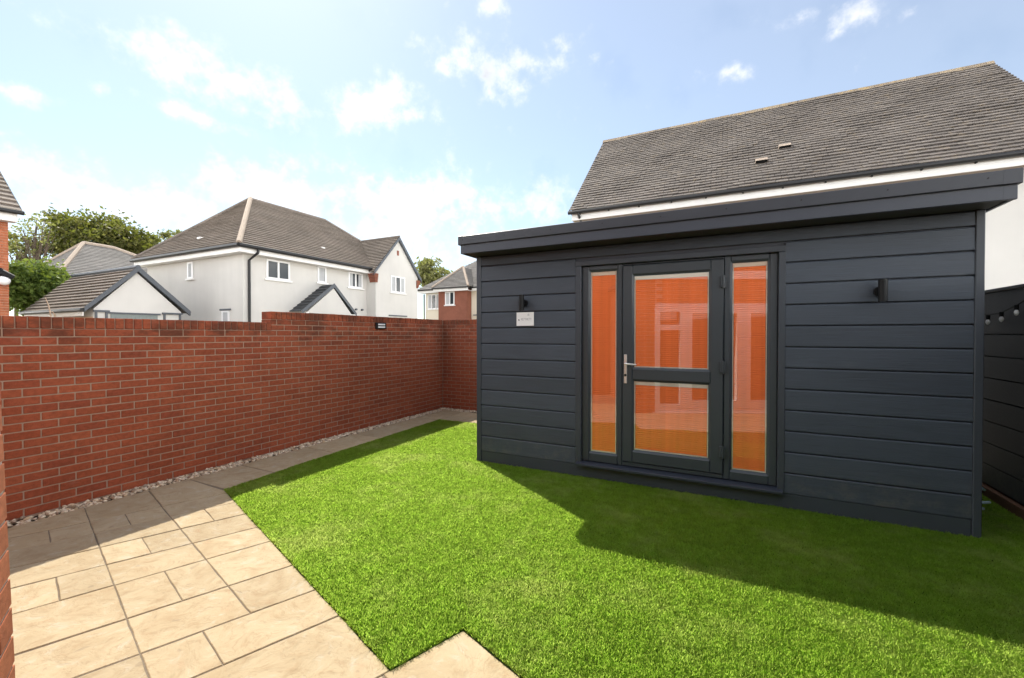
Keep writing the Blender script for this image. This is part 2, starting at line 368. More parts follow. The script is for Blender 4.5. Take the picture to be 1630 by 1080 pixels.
def slab_mat():
    t = NT('buff_sandstone'); off = t.n('ShaderNodeCombineXYZ'); t.l(t.math('MULTIPLY', t.oi.outputs['Random'], 40.), off.inputs[0])
    p = t.pos((1, 1, 1), off.outputs[0])
    warp = t.n('ShaderNodeVectorMath', operation='ADD'); wsc = t.n('ShaderNodeVectorMath', operation='SCALE')
    wn_ = t.n('ShaderNodeTexNoise'); t.l(p, wn_.inputs['Vector']); wn_.inputs['Scale'].default_value = 3.
    t.l(wn_.outputs['Color'], wsc.inputs[0]); wsc.inputs['Scale'].default_value = .35; t.l(p, warp.inputs[0]); t.l(wsc.outputs[0], warp.inputs[1])
    big = t.noise(warp.outputs[0], 3.2, 6, .6); med = t.noise(warp.outputs[0], 11, 6, .65); fine = t.noise(p, 70, 4, .6)
    col = t.mix(t.ramp(big, .35, .68), (0.522, 0.413, 0.274), (0.461, 0.352, 0.222))
    col = t.mix(t.ramp(med, .50, .72, 0, .7), col, (0.392, 0.274, 0.161))
    col = t.mix(t.ramp(med, .30, .47, .75, 0), col, (0.548, 0.470, 0.365))
    blot = t.ramp(t.noise(warp.outputs[0], 6.5, 3, .5), .62, .72, 0, .35)
    col = t.mix(blot, col, (0.487, 0.313, 0.191))
    vein = t.math('ABSOLUTE', t.math('SUBTRACT', t.noise(warp.outputs[0], 4.3, 4, .6), .5))
    col = t.mix(t.ramp(vein, .012, .0, 0, .33), col, (.33, .225, .13))
    col = t.mix(t.ramp(fine, .64, .76, 0, .35), col, (.30, .215, .14))
    col = t.mix(t.ramp(t.noise(warp.outputs[0], 17, 2, .4), .70, .76, 0, .4), col, (.26, .20, .14))
    col = t.mix(1., col, (.815, .83, .80), 'MULTIPLY')
    col = t.scale(col, t.math('ADD', .90, t.math('MULTIPLY', t.oi.outputs['Random'], .16)))
    h = t.math('ADD', t.math('MULTIPLY', t.ramp(big, .3, .7), 1.), t.math('ADD', t.math('MULTIPLY', med, .6), t.math('MULTIPLY', fine, .15)))
    t.bsdf(col, .82, .25, h, .010, .9); return t.m
MT['slab'] = slab_mat()
def pebble_mat():
    t = NT('pebble'); c = t.n('ShaderNodeValToRGB'); t.l(t.g.outputs['Random Per Island'], c.inputs[0]); el = c.color_ramp.elements
    cols = [(.72, .60, .44), (.42, .28, .17), (.84, .75, .60), (.22, .145, .09), (.62, .46, .29), (.80, .69, .53), (.48, .38, .27)]
    for _ in range(len(cols) - 2): el.new(.5)
    for i, k in enumerate(cols): el[i].position = i / (len(cols) - 1); el[i].color = k + (1,)
    t.bsdf(c.outputs[0], .6, .3, t.noise(t.pos(), 150, 3, .5), .003, .4); return t.m
MT['pebble'] = pebble_mat()
def foliage_mat(name, c0, c1, c2, trans=.35, patch=None, rough=.55):
    t = NT(name); r = t.g.outputs['Random Per Island']; c = t.n('ShaderNodeValToRGB'); t.l(r, c.inputs[0]); el = c.color_ramp.elements; el.new(.5)
    for i, k in enumerate((c0, c1, c2)): el[i].position = i / 2; el[i].color = k + (1,)
    col = c.outputs[0]
    if patch:
        n1 = t.ramp(t.noise(t.pos((1, 1, 0)), 1.5, 6, .66), .46, .70); n2 = t.ramp(t.noise(t.pos((1, 1, 0)), 11, 5, .65), .32, .70, .86, 1.14)
        col = t.mix(t.math('MULTIPLY', n1, .7), col, patch); col = t.scale(col, n2)  # pale turf patches, with the sheen of brushed pile painted in
    d = t.n('ShaderNodeBsdfPrincipled'); t.l(col, d.inputs['Base Color']); d.inputs['Roughness'].default_value = rough; d.inputs['Specular IOR Level'].default_value = .3 if patch else .25
    tr = t.n('ShaderNodeBsdfTranslucent'); t.l(t.mix(.5, col, (.35, .42, .03), 'MIX') if not patch else col, tr.inputs['Color'])
    m = t.n('ShaderNodeMixShader'); m.inputs[0].default_value = trans; t.l(d.outputs[0], m.inputs[1]); t.l(tr.outputs[0], m.inputs[2])
    t.l(m.outputs[0], t.out.inputs['Surface']); return t.m
MT['turf'] = foliage_mat('artificial_turf', (.255, .42, .044), (.355, .54, .064), (.46, .62, .105),   .88, (.56, .65, .19), .5)
MT['turf_base'] = simple('turf_backing', (.03, .055, .008), .95, .1, .3, 30)
MT['leaf'] = foliage_mat('leaf_green', (.06, .115, .024), (.115, .18, .042), (.17, .225, .065))
MT['leaf_olive'] = foliage_mat('leaf_olive', (.045, .055, .016), (.085, .085, .026), (.12, .105, .035))
MT['leaf_pale'] = foliage_mat('leaf_pale', (.12, .13, .05), (.17, .17, .07), (.21, .20, .09))
MT['bark'] = simple('bark', (.11, .085, .062), .9, .15, .3, 12, .6, 40)
def glass_mat(name, ior, tint=(1, 1, 1)):
    t = NT(name); fr = t.n('ShaderNodeFresnel'); t.l(t.math('ADD', ior, t.math('MULTIPLY', t.g.outputs['Backfacing'], 1 / ior - ior)), fr.inputs['IOR'])
    tr = t.n('ShaderNodeBsdfTransparent'); tr.inputs['Color'].default_value = tint + (1,)
    gl = t.n('ShaderNodeBsdfGlossy'); gl.inputs['Roughness'].default_value = .006; gl.inputs['Color'].default_value = (1, 1, 1, 1)
    m = t.n('ShaderNodeMixShader'); t.l(fr.outputs[0], m.inputs[0]); t.l(tr.outputs[0], m.inputs[1]); t.l(gl.outputs[0], m.inputs[2])
    t.l(m.outputs[0], t.out.inputs['Surface']); return t.m
MT['glass'] = glass_mat('double_glazing', 2.2)
t_ = NT('window_glass'); t_.bsdf((.030, .036, .042), .06, .35); MT['pane'] = t_.m
t_ = NT('patio_glass'); t_.bsdf((.03, .03, .032), .05, .6); MT['pane_dark'] = t_.m
MT['curtain'] = simple('curtain', (.45, .46, .47), .9, .1, .15, 4)
def blind_mat():
    t = NT('orange_pleated_blind'); c = t.n('ShaderNodeRGB'); c.outputs[0].default_value = (.97, .205, .058, 1)
    f = t.ramp(t.noise(t.pos((9, 9, .15)), 1., 4, .6), .3, .7, .93, 1.07)
    col = t.scale(c.outputs[0], f)
    d = t.n('ShaderNodeBsdfDiffuse'); t.l(col, d.inputs[0]); tr = t.n('ShaderNodeBsdfTranslucent'); t.l(col, tr.inputs[0])
    m = t.n('ShaderNodeMixShader'); m.inputs[0].default_value = .05; t.l(d.outputs[0], m.inputs[1]); t.l(tr.outputs[0], m.inputs[2])
    t.l(m.outputs[0], t.out.inputs['Surface']); return t.m
MT['blind'] = blind_mat()

# ------------------------------------------------------------------ ground
g = MB().quad((-400, -400, -.06), (400, -400, -.06), (400, 400, -.06), (-400, 400, -.06)).build('ground', MT['ground']); tag(g, kind='structure')

# ------------------------------------------------------------------ lawn
LAWN = [(-4.565, 2.574), (-4.64, 3.6), (-4.74, 6.48), (-2.3, 6.50), (-2.3, 6.9), (2.30, 6.9), (2.30, .65), (-.839, 1.781), (-1.255, 1.931), (-1.413, 1.54)]
SHED = (-2.776, 1.795, 4.58, 7.1)
o = MB().quad(*[(x, y, -.004) for x, y in LAWN[::-1]]).build('lawn', MT['turf_base']); tag(o, kind='structure')
def in_poly(x, y, poly):
    inside = np.zeros(len(x), bool); j = len(poly) - 1
    for i in range(len(poly)):
        xi, yi = poly[i]; xj, yj = poly[j]
        c = ((yi > y) != (yj > y)) & (x < (xj - xi) * (y - yi) / (yj - yi + 1e-12) + xi); inside ^= c; j = i
    return inside
def grass():
    N = 3100000
    x = RNG.uniform(-4.8, 2.35, N); y = RNG.uniform(.3, 6.9, N)
    k = in_poly(x, y, LAWN) & ~((x > SHED[0] - .01) & (x < SHED[1] + .01) & (y > SHED[2] - .004))
    x, y = x[k], y[k]; d = np.hypot(np.hypot(x, y), 1.6)
    dens = np.clip(1.0 * (3.2 / d) ** 1.0, .10, 1.)
    u, v, dep = project(np.stack([x, y, 0 * x], 1)); vis = (u > -60) & (u < 1690) & (v < 1140) & (dep > .1)
    dens = np.where(vis, dens, .10)
    # behind the shed's right side: hidden strip stays thin
    k = RNG.random(len(x)) < dens; x, y, d = x[k], y[k], d[k]; n = len(x)
    clump = np.sin(x * 47 + np.sin(y * 31) * 2) * np.sin(y * 43 + np.sin(x * 37) * 2)
    L = RNG.uniform(.018, .034, n) * (1 + .16 * clump); lean = R(10) + RNG.random(n) ** .9 * R(50)
    az = RNG.uniform(0, 2 * math.pi, n); wdt = .0021 * (d / 2.6) ** .45 * RNG.uniform(.75, 1.35, n)
    dirx, diry = np.cos(az), np.sin(az); twist = az + math.pi / 2 + RNG.normal(0, .7, n)
    wx, wy = np.cos(twist) * wdt, np.sin(twist) * wdt
    tx = x + dirx * np.sin(lean) * L; ty = y + diry * np.sin(lean) * L; tz = np.cos(lean) * L
    mx, my, mz = x + (tx - x) * .5, y + (ty - y) * .5, tz * .62      # blade bends over halfway
    V = np.empty((n, 4, 3), np.float32)
    V[:, 0] = np.stack([x - wx * .6, y - wy * .6, 0 * x], 1); V[:, 1] = np.stack([mx - wx, my - wy, mz], 1)
    V[:, 2] = np.stack([tx, ty, tz], 1); V[:, 3] = np.stack([mx + wx, my + wy, mz], 1)
    b = np.arange(n)[:, None] * 4
    F = np.concatenate([b + np.array([0, 3, 1]), b + np.array([1, 3, 2])], 0)
    gr = raw_mesh('grass', V.reshape(-1, 3), F, MT['turf'])
    tag(gr, 'bright green artificial grass covering the lawn', 'grass', kind='stuff')
    return n
NBLADES = grass()

# ------------------------------------------------------------------ patio and path slabs
def isect(p, d, q, e):
    det = d[0] * (-e[1]) + e[0] * d[1]; rx, ry = q[0] - p[0], q[1] - p[1]
    t = (rx * (-e[1]) + e[0] * ry) / det; return (p[0] + d[0] * t, p[1] + d[1] * t)
def hd(a): return (math.sin(R(a)), math.cos(R(a)))
patio = MB().quad((-5.285, -1.6, -.0055), (4.5, -3.2, -.0055), (4.5, -.2, -.0055), (-.843, 1.772, -.0055), (-1.258, 1.921, -.0055), (-1.416, 1.532, -.0055), (-4.57, 2.566, -.0055), (-4.575, 2.60, -.0055), (-5.285, 2.60, -.0055)).build('patio', MT['bed'])
tag(patio, kind='structure')
path = MB().quad((-5.285, 2.602, -.005), (-4.575, 2.602, -.005), (-4.65, 3.6, -.005), (-4.75, 6.49, -.005), (-1.6, 6.505, -.005), (-1.6, 7.42, -.005), (-5.285, 7.42, -.005)).build('path', MT['bed'])
tag(path, kind='structure')
def slab(poly, parent, z=0., gap=.0036, th=.035):
    n = len(poly); c = np.mean(poly, 0); P = [np.array(p, float) for p in poly]
    area = sum(P[i][0] * P[(i + 1) % n][1] - P[(i + 1) % n][0] * P[i][1] for i in range(n))
    if area < 0: P = P[::-1]
    def inset(add_):
        q = []
        gs = [(.0058 if i % 2 == 0 else .0030) + add_ if n == 4 else .0055 + add_ for i in range(n)]
        for i in range(n):
            a, b, d = P[i - 1], P[i], P[(i + 1) % n]
            e1 = (b - a) / (np.linalg.norm(b - a) + 1e-9); e2 = (d - b) / (np.linalg.norm(d - b) + 1e-9)
            n1 = np.array([-e1[1], e1[0]]); n2 = np.array([-e2[1], e2[0]])
            g1, g2 = gs[i - 1], gs[i]
            q.append(isect(a + n1 * g1, e1, b + n2 * g2, e2) if abs(e1[0] * e2[1] - e1[1] * e2[0]) > .05 else tuple(b + n1 * g1))
        return q
    mb = MB(); lo, mid, top = inset(0.), inset(0.), inset(.003)
    zj = z + random.uniform(-.0025, .0015)
    def rough(q, k=5):    # riven, slightly wavering edges
        r = []
        for i in range(n):
            a, b = np.array(q[i]), np.array(q[(i + 1) % n]); e = (b - a) / (np.linalg.norm(b - a) + 1e-9); nn_ = np.array([-e[1], e[0]])
            for j in range(k):
                t = j / k; r.append(tuple(a + (b - a) * t + (nn_ * random.uniform(-.0015, .0025) if j else 0)))
        return r
    st = random.getstate(); mid_, = [rough(mid)]; random.setstate(st); top_ = rough(top); m = len(mid_)
    vs = [(p[0], p[1], zj - th) for p in mid_] + [(p[0], p[1], zj - .003) for p in mid_] + [(p[0], p[1], zj) for p in top_]
    fs = [tuple(range(2 * m, 3 * m))]
    for r_ in (0, 1): fs += [(r_ * m + i, r_ * m + (i + 1) % m, (r_ + 1) * m + (i + 1) % m, (r_ + 1) * m + i) for i in range(m)]
    mb.add(vs, fs); return mb.build('slab', MT['slab'], parent, origin=(c[0], c[1], z))
RD, CD = hd(22.7), hd(104.3)
A0, B0 = (-3.833, 1.375), (-3.634, 1.812)
L0 = (2 * A0[0] - B0[0] - .0, 2 * A0[1] - B0[1]); LL0 = (2 * L0[0] - A0[0], 2 * L0[1] - A0[1]); LLL0 = (2 * LL0[0] - L0[0], 2 * LL0[1] - L0[1])
C0_, CDIR = (-4.555, 2.574), (-1.413 + 4.555, 1.54 - 2.574)
COLS = [(LLL0, CD), (LL0, CD), (L0, CD), (A0, CD), (B0, CD), (C0_, CDIR)]
ROWS = [(-4.858, 1.617), (-4.538, 1.549), (-4.185, 1.464), (-3.833, 1.375), (-3.472, 1.285), (-3.000, 1.165), (-2.61, 1.068), (-2.176, 1.172), (-1.413, 1.54)]
ROWS = [(p, hd(a)) for p, a in zip(ROWS, (21.6, 22.7, 23.5, 24.2, 22.4, 22.8, 23.3, 22.3, 22.0))]
def cr(ci, ri): return isect(COLS[ci][0], COLS[ci][1], ROWS[ri][0], ROWS[ri][1])
def lerp(a, b, t): return (a[0] + (b[0] - a[0]) * t, a[1] + (b[1] - a[1]) * t)
SPLIT = {(0, 2): .5, (0, 3): .47, (1, 4): .5, (2, 3): .5, (3, 2): .5, (4, 3): .52, (2, 1): .5, (5, 1): .5}
GX = -5.285
def gcol(ci): return isect(COLS[ci][0], COLS[ci][1], (GX, 0), (0, 1))
for ri in range(8):
    cells = []
    if ri == 6:
        m0, m1 = lerp(cr(3, 6), cr(4, 6), .53), lerp(cr(3, 7), cr(4, 7), .53)
        cells = [(cr(3, 6), m0, m1, cr(3, 7)), (m0, cr(5, 6), cr(5, 7), m1)]; rng = range(0, 3)
    elif ri == 7:
        m0, m1 = lerp(cr(3, 7), cr(4, 7), .2), lerp(cr(3, 8), cr(4, 8), .2)
        cells = [(m0, cr(5, 7), cr(5, 8), m1), (cr(2, 7), m0, m1, cr(2, 8))]; rng = range(0, 2)
    else: rng = range(0, 5)
    for ci in rng:
        a, b, c_, d_ = cr(ci, ri), cr(ci + 1, ri), cr(ci + 1, ri + 1), cr(ci, ri + 1)
        s_ = SPLIT.get((ri, ci))
        if s_: cells += [(a, lerp(a, b, s_), lerp(d_, c_, s_), d_), (lerp(a, b, s_), b, c_, lerp(d_, c_, s_))]
        else: cells.append((a, b, c_, d_))
    for q in cells: slab(q, patio)
for ci in range(1, 4): slab((gcol(ci), gcol(ci + 1), cr(ci + 1, 0), cr(ci, 0)), patio)
slab((gcol(4), (GX, 2.605), (-4.565, 2.575), cr(5, 0), cr(4, 0)), patio)
# beyond the notch in the lawn the paving runs on along the house
DD = hd(109.8); E0 = (-1.255, 1.931)
for k in range(9):
    w0, w1 = k * .62, k * .62 + .62
    for j in range(4):
        def q(s_, t_): return (E0[0] + DD[0] * s_ - RD[0] * t_, E0[1] + DD[1] * s_ - RD[1] * t_)
        t0, t1 = j * .46, j * .46 + .46
        if j == 0: sh_ = 0
        slab((q(w0, t0), q(w1, t0), q(w1, t1), q(w0, t1)), patio)
# path beside the wall, then in front of the return wall
ys = [2.605, 3.17, 4.07, 4.97, 5.87, 6.49]
def lx(y): return float(np.interp(y, [2.574, 3.6, 6.48], [-4.57, -4.645, -4.745]))
for a, b in zip(ys[:-1], ys[1:]): slab(((GX, a), (lx(a), a), (lx(b), b), (GX, b)), path)
xs = [GX, -4.80, -4.2, -3.6, -3.0, -2.4, -1.8]
for a, b in zip(xs[:-1], xs[1:]):
    slab(((a, 6.50), (b, 6.50), (b, 6.96), (a, 6.96)), path); slab(((a, 6.96), (b, 6.96), (b, 7.42), (a, 7.42)), path)

# ------------------------------------------------------------------ garden wall of bricks
WX, WY, STEP = -5.47, 7.60, 3.70
wall = thing('garden_wall', (WX - .11, 3.7, 0), 'long red brick garden wall with brick-on-edge coping and a raised step', 'wall')
MB().box(WX - .209, WX - .0045, -.8, WY - .0045, -.3, 1.647).box(WX - .2085, WX - .0048, STEP + .0045, WY - .0048, 1.647, 1.797)\
    .box(WX - .2083, WX - .012, -.8, STEP + .002, 1.647, 1.752).box(WX - .2081, WX - .012, STEP + .004, WY + .1, 1.797, 1.902)\
    .box(WX - .2087, -1.2, WY + .0045, WY + .205, -.3, 1.798).box(WX - .2, -1.2, WY + .012, WY + .204, 1.797, 1.902)\
    .build('mortar', MT['mortar'], wall)
BL, BH, BD = .215, .065, .1025
bmesh_y = proto(MB().cbox(-BD, 0, -BL / 2, BL / 2, 0, BH, .004), 'brick', MT['brick'])
bmesh_half = proto(MB().cbox(-BD, 0, -BD / 2, BD / 2, 0, BH, .004), 'brick_half', MT['brick'])
bmesh_x = MB().cbox(-BL / 2, BL / 2, 0, BD, 0, BH, .004)
cmesh_y = proto(MB().cbox(-.215, 0, -.0325, .0325, 0, .1045, .004), 'coping_brick', MT['brick'])
cmesh_x = proto(MB().cbox(-.0325, .0325, 0, .215, 0, .1045, .004), 'coping_brick_return', MT['brick'])
spots = []
for c in range(24):
    y0 = -.8; ph = 1.415 + (.1125 if c % 2 else 0)
    k = math.floor((y0 - ph) / .225)
    while True:
        a = ph + k * .225 + .005; b = a + BL; k += 1
        if a > WY: break
        if c >= 22 and b < STEP + .02: continue
        if c >= 22 and a < STEP: a = STEP
        if b > WY - .002: b = WY - .002
        if b - a < .05: continue
        spots.append((c, a, b))
def brick_dist(s): return (WX ** 2 + ((s[1] + s[2]) / 2) ** 2 + (s[0] * .075 - 1.6) ** 2) ** .5
def vis(s):
    u, v, d = project((WX, s[2], s[0] * .075 + .03)); return bool(d[0] > 0 and u[0] > 4)
cand = sorted([s for s in spots if vis(s)], key=brick_dist); near = set(cand[:290]); far = MB()
for s in spots:
    c, a, b = s; z = c * .075 + .005; jx = random.uniform(-.0015, .002); full = abs(b - a - BL) < .003
    if s in near:
        if full: inst(bmesh_y, 'brick', wall, (WX + jx, (a + b) / 2, z), (0, random.uniform(-.004, .004), random.uniform(-.006, .006)))
        else: MB().cbox(WX - BD, WX + jx, a, b, z, z + BH, .004).build('brick', MT['brick'], wall)
    else: far.cbox(WX - BD, WX + jx, a, b, z, z + BH, .004)
for c in range(24):
    x = WX + .01 + (.1125 if c % 2 else 0)
    if c % 2: far.cbox(WX + .001, x - .01, WY + .001, WY + BD, c * .075 + .005, c * .075 + .07, .004)
    while x < -1.25:
        jx = random.uniform(-.0015, .002); far.cbox(x, x + BL, WY - jx, WY + BD, c * .075 + .005, c * .075 + .07, .004); x += .225
# end face of the raised section
for c in (22, 23): far.cbox(WX - .214, WX - .105, STEP - .0015, STEP + .07, c * .075 + .005, c * .075 + .07, .004)
o = far.build('bricks', MT['brick'], wall); tag(o, 'distant bricks of the same wall', kind='stuff')
y = -.76
while y < STEP - .03:
    inst(cmesh_y, 'coping_brick', wall, (WX + random.uniform(0, .003), y, 1.653 + random.uniform(-.0015, .002)), (0, random.uniform(-.006, .006), random.uniform(-.012, .012))); y += .075
y = STEP + .0325
while y < WY + .02:
    inst(cmesh_y, 'coping_brick', wall, (WX + random.uniform(0, .003), y, 1.803 + random.uniform(-.0015, .002)), (0, random.uniform(-.006, .006), random.uniform(-.012, .012))); y += .075
x = WX + .045
while x < -2.6:
    inst(cmesh_x, 'coping_brick', wall, (x, WY - random.uniform(0, .003), 1.803 + random.uniform(-.0015, .002)), (random.uniform(-.006, .006), 0, random.uniform(-.012, .012))); x += .075
# wall-mounted brick light
ly = 4.70
def wall_light():
    Y0 = at_X(605, 519, WX)[1]; Z0 = at_X(605, 519, WX)[2]
    t = thing('brick_light', (WX, Y0, Z0 - .05), 'small black louvred light fixed near the top of the brick wall', 'wall light')
    MB().cbox(WX + .002, WX + .035, Y0 - .125, Y0 + .125, Z0 - .055, Z0 + .055, .006).build('housing', MT['black'], t)
    for dz in (-.024, .022): MB().cbox(WX + .034, WX + .042, Y0 - .085, Y0 + .085, Z0 + dz - .013, Z0 + dz + .013, .003).build('lens', MT['white'], t)
def at_X(u, v, X): d = cam_dir(u, v); return Vector((0, 0, EYE)) + d * (X / d.x)
def at_Y(u, v, Y): d = cam_dir(u, v); return Vector((0, 0, EYE)) + d * (Y / d.y)
def at_Z(u, v, Z): d = cam_dir(u, v); return Vector((0, 0, EYE)) + d * ((Z - EYE) / d.z)
wall_light()

# ------------------------------------------------------------------ gravel strip
def gravel():
    bm = bmesh.new(); bmesh.ops.create_icosphere(bm, subdivisions=2, radius=1.); bv = np.array([v.co[:] for v in bm.verts]); bf = np.array([[v.index for v in f.verts] for f in bm.faces]); bm.free()
    V, F = [], []; n = 0
    def strip(cnt, fn):
        nonlocal n
        for i in range(cnt):
            x, y = fn(); s = RNG.uniform(.010, .021) * np.array([1, RNG.uniform(.7, 1.05), RNG.uniform(.5, .8)])
            lump = 1 + .16 * np.sin(bv @ RNG.normal(0, 2.2, 3) + RNG.uniform(0, 6))[:, None]
            p = bv * lump * s; a = RNG.uniform(0, 6.28); ca, sa = math.cos(a), math.sin(a); tl = RNG.uniform(-.5, .5)
            p = p @ np.array([[ca, sa, 0], [-sa, ca, 0], [0, 0, 1]]) @ np.array([[1, 0, 0], [0, math.cos(tl), math.sin(tl)], [0, -math.sin(tl), math.cos(tl)]])
            V.append(p + np.array([x, y, RNG.uniform(-.016, .008)])); F.append(bf + n); n += len(bv)
    strip(2300, lambda: (RNG.uniform(WX + .012, GX - .006), RNG.uniform(.6, WY - .02)))
    strip(900, lambda: (RNG.uniform(WX + .02, -2.0), RNG.uniform(7.43, WY - .015)))
    gv = raw_mesh('gravel', np.concatenate(V), np.concatenate(F), MT['pebble'], smooth=True)
    tag(gv, 'strip of pale mixed pebbles along the foot of the brick wall', 'gravel', kind='stuff')
gravel()
s_ = MB().quad((WX - .01, -.8, -.016), (GX + .01, -.8, -.016), (GX + .01, WY, -.016), (WX - .01, WY, -.016)).quad((GX + .012, 7.42, -.0165), (-1.3, 7.42, -.0165), (-1.3, WY, -.0165), (GX + .012, WY, -.0165)).build('gravel_bed', MT['soil']); tag(s_, kind='structure')

# ------------------------------------------------------------------ garden room
SX0, SX1, SY0, SY1 = SHED
shed = thing('garden_room', ((SX0 + SX1) / 2, SY0, 0), 'dark grey clad garden room with flat roof and orange blinds', 'garden room')
FY = SY0
MB().box(SX0 + .01, -1.485, FY + .028, SY1, 0, 2.56).box(.487, SX1 - .01, FY + .028, SY1, 0, 2.56).box(-1.485, .487, FY + .03, FY + .20, 2.395, 2.56).box(-1.485, .487, FY + .03, FY + .20, 0, .14)\
    .box(-1.484, .486, SY1 - .1, SY1 - .005, 0, 2.55).box(-1.484, .486, FY + .1, SY1 - .11, 0, .13).build('wall_core', MT['trim'], shed)
lines = [2.4445 - k * .1915 for k in range(13)]
def board(x0, x1, z0, z1, name='cladding_board'):
    # shiplap: face leans out a little to its lower edge, rounded top shoulder
    y = FY
    prof = [(y + .027, z0 + .003), (y + .001, z0 + .003), (y - .0005, z0 + .008), (y + .002, z1 - .017), (y + .007, z1 - .009), (y + .019, z1 - .0055), (y + .027, z1 - .0055)]
    return MB().prism(prof, x0, x1, 'x').build(name, MT['cladding'], shed)
for (x0, x1) in ((SX0 + .066, -1.492), (.495, SX1 - .056)):
    for a, b in zip(lines[:-1], lines[1:]): board(x0, x1, b, a)
board(SX0 + .066, SX1 - .056, 2.4445, 2.566)
MB().cbox(SX0 + .066, SX1 - .056, FY + .004, FY + .03, 0, .146, .004).build('plinth', MT['trim'], shed)
MB().cbox(SX0, SX0 + .064, FY - .008, FY + .055, 0, 2.562, .005).build('corner_trim', MT['trim'], shed)
MB().cbox(SX1 - .054, SX1, FY - .008, FY + .055, 0, 2.562, .005).build('corner_trim', MT['trim'], shed)
for side, x in ((-1, SX0), (1, SX1)):    # side cladding
    for k in range(13):
        zt = 2.4445 - k * .1915 + .1915; zb = zt - .1915
        prof = [(x - side * .012, max(zb, .01) + .003), (x - side * .001, max(zb, .01) + .003), (x - side * .001, zt - .012), (x - side * .008, zt - .004), (x - side * .012, zt - .004)]
        MB().prism([(p[0], min(p[1], 2.558)) for p in prof], FY + .056, SY1 - .05, 'y').build('side_board', MT['cladding'], shed)
# roof
RX0, RX1, RY0, RY1 = -2.832, 1.848, 4.30, 7.25
MB().box(RX0 + .03, RX1 - .03, RY0 + .03, RY1 - .03, 2.567, 2.585).build('soffit', MT['soffit'], shed)
MB().cbox(RX0, RX1, RY0, RY0 + .028, 2.558, 2.70, .004).build('fascia', MT['fascia'], shed)
for x in (RX0, RX1 - .028): MB().cbox(x, x + .028, RY0 + .03, RY1, 2.5585, 2.70, .004).build('side_fascia', MT['fascia'], shed)
MB().cbox(RX0 - .022, RX1 + .018, RY0 - .022, RY0 + .05, 2.662, 2.766, .005).build('edge_trim', MT['edge'], shed)
for x0, x1 in ((RX0 - .022, RX0 + .05), (RX1 - .054, RX1 + .018)): MB().cbox(x0, x1, RY0 + .0505, RY1, 2.663, 2.765, .005).build('side_edge_trim', MT['edge'], shed)
MB().cbox(RX1 - .085, RX1 + .0195, RY0 - .0235, RY0 + .049, 2.661, 2.7675, .004).build('trim_corner_cap', MT['edge'], shed)
MB().cbox(RX1 - .075, RX1 + .0015, RY0 - .0015, RY0 + .027, 2.5565, 2.661, .003).build('fascia_corner_cap', MT['fascia'], shed)
MB().cbox(RX0 - .0235, RX0 + .045, RY0 - .0235, RY0 + .049, 2.661, 2.7675, .004).build('trim_corner_cap', MT['edge'], shed)
MB().box(RX0 + .04, RX1 - .04, RY0 + .04, RY1 - .02, 2.69, 2.752).build('roof', MT['felt'], shed)
for k in range(9):
    x = RX0 + .04 + k * .56; MB().tube([(x, RY0 - .0245, 2.72), (x, RY0 - .021, 2.72)], .006, 8).build('screw', MT['black'], shed)
# opening trim
T = MT['trim']
MB().cbox(-1.492, -1.425, FY - .006, FY + .075, .15, 2.352, .004).build('opening_trim', T, shed)
MB().cbox(.440, .495, FY - .006, FY + .075, .15, 2.352, .004).build('opening_trim', T, shed)
MB().cbox(-1.492, .495, FY - .0065, FY + .075, 2.353, 2.408, .004).build('opening_trim', T, shed)
sill = MB().prism([(FY + .09, .188), (FY - .05, .176), (FY - .062, .170), (FY - .062, .150), (FY + .09, .148)], -1.470, .478, 'x').build('sill', MT['fascia'], shed)
U = MT['upvc']; fy = FY + .030
# fixed frame
def bar(x0, x1, z0, z1, y0, y1, name, parent, c=.007, m=U): return MB().cbox(x0, x1, y0, y1, z0, z1, c).build(name, m, parent)
def glazed(px0, px1, pz0, pz1, y, parent, blind_top=True):
    """glass unit: pane, pale spacer bars, orange pleated blind between the panes"""
    g_ = MB().quad((px0, y, pz0), (px1, y, pz0), (px1, y, pz1), (px0, y, pz1)).build('glass_pane', MT['glass'], parent)
    w = .013
    for (a, b, c, d) in ((px0, px0 + w, pz0, pz1), (px1 - w, px1, pz0, pz1), (px0 + w, px1 - w, pz0, pz0 + w), (px0 + w, px1 - w, pz1 - w * 1.2, pz1)):
        MB().box(a, b, y + .006, y + .024, c, d).build('spacer_bar', MT['spacer'], parent)
    MB().cbox(px0 + w + .004, px1 - w - .004, y + .008, y + .022, pz1 - w * 1.2 - .028, pz1 - w * 1.2 - .001, .002).build('blind_headrail', MT['spacer'], parent)
    mb = MB(); z = pz1 - w * 1.2 - .029; zb = pz0 + w + .002; n = int((z - zb) / .0205); st = (z - zb) / n
    vs = []; y1 = y + .011; y2 = y + .0145; xa, xb = px0 + w + .003, px1 - w - .003
    for i in range(n + 1):
        j = random.uniform(-.0012, .0012)
        zz = z - i * st; vs += [(xa, y2, zz + (j if 0 < i < n else 0)), (xb, y2, zz + (j if 0 < i < n else 0))]
        if i < n: vs += [(xa, y1 + random.uniform(0, .0015), zz - st * .55), (xb, y1 + random.uniform(0, .0015), zz - st * .55)]
    fs = [(2 * i, 2 * i + 1, 2 * i + 3, 2 * i + 2) for i in range(len(vs) // 2 - 1)]
    mb.add(vs, fs).build('blind', MT['blind'], parent)
    MB().box(px0 - .01, px1 + .01, y + .028, y + .034, pz0 - .01, pz1 + .01).build('inner_backing', MT['curtain'], parent)
Z0, Z1 = .190, 2.350
win1 = bar(-1.424, -1.345, Z0, Z1, fy, fy + .06, 'sidelight_window', shed)
bar(-1.030, -.980, Z0, Z1, fy, fy + .0605, 'mullion', win1); bar(-1.3445, -1.0305, 2.300, Z1, fy + .0005, fy + .06, 'head', win1); bar(-1.3445, -1.0305, Z0, .285, fy + .0005, fy + .06, 'bottom_rail', win1)
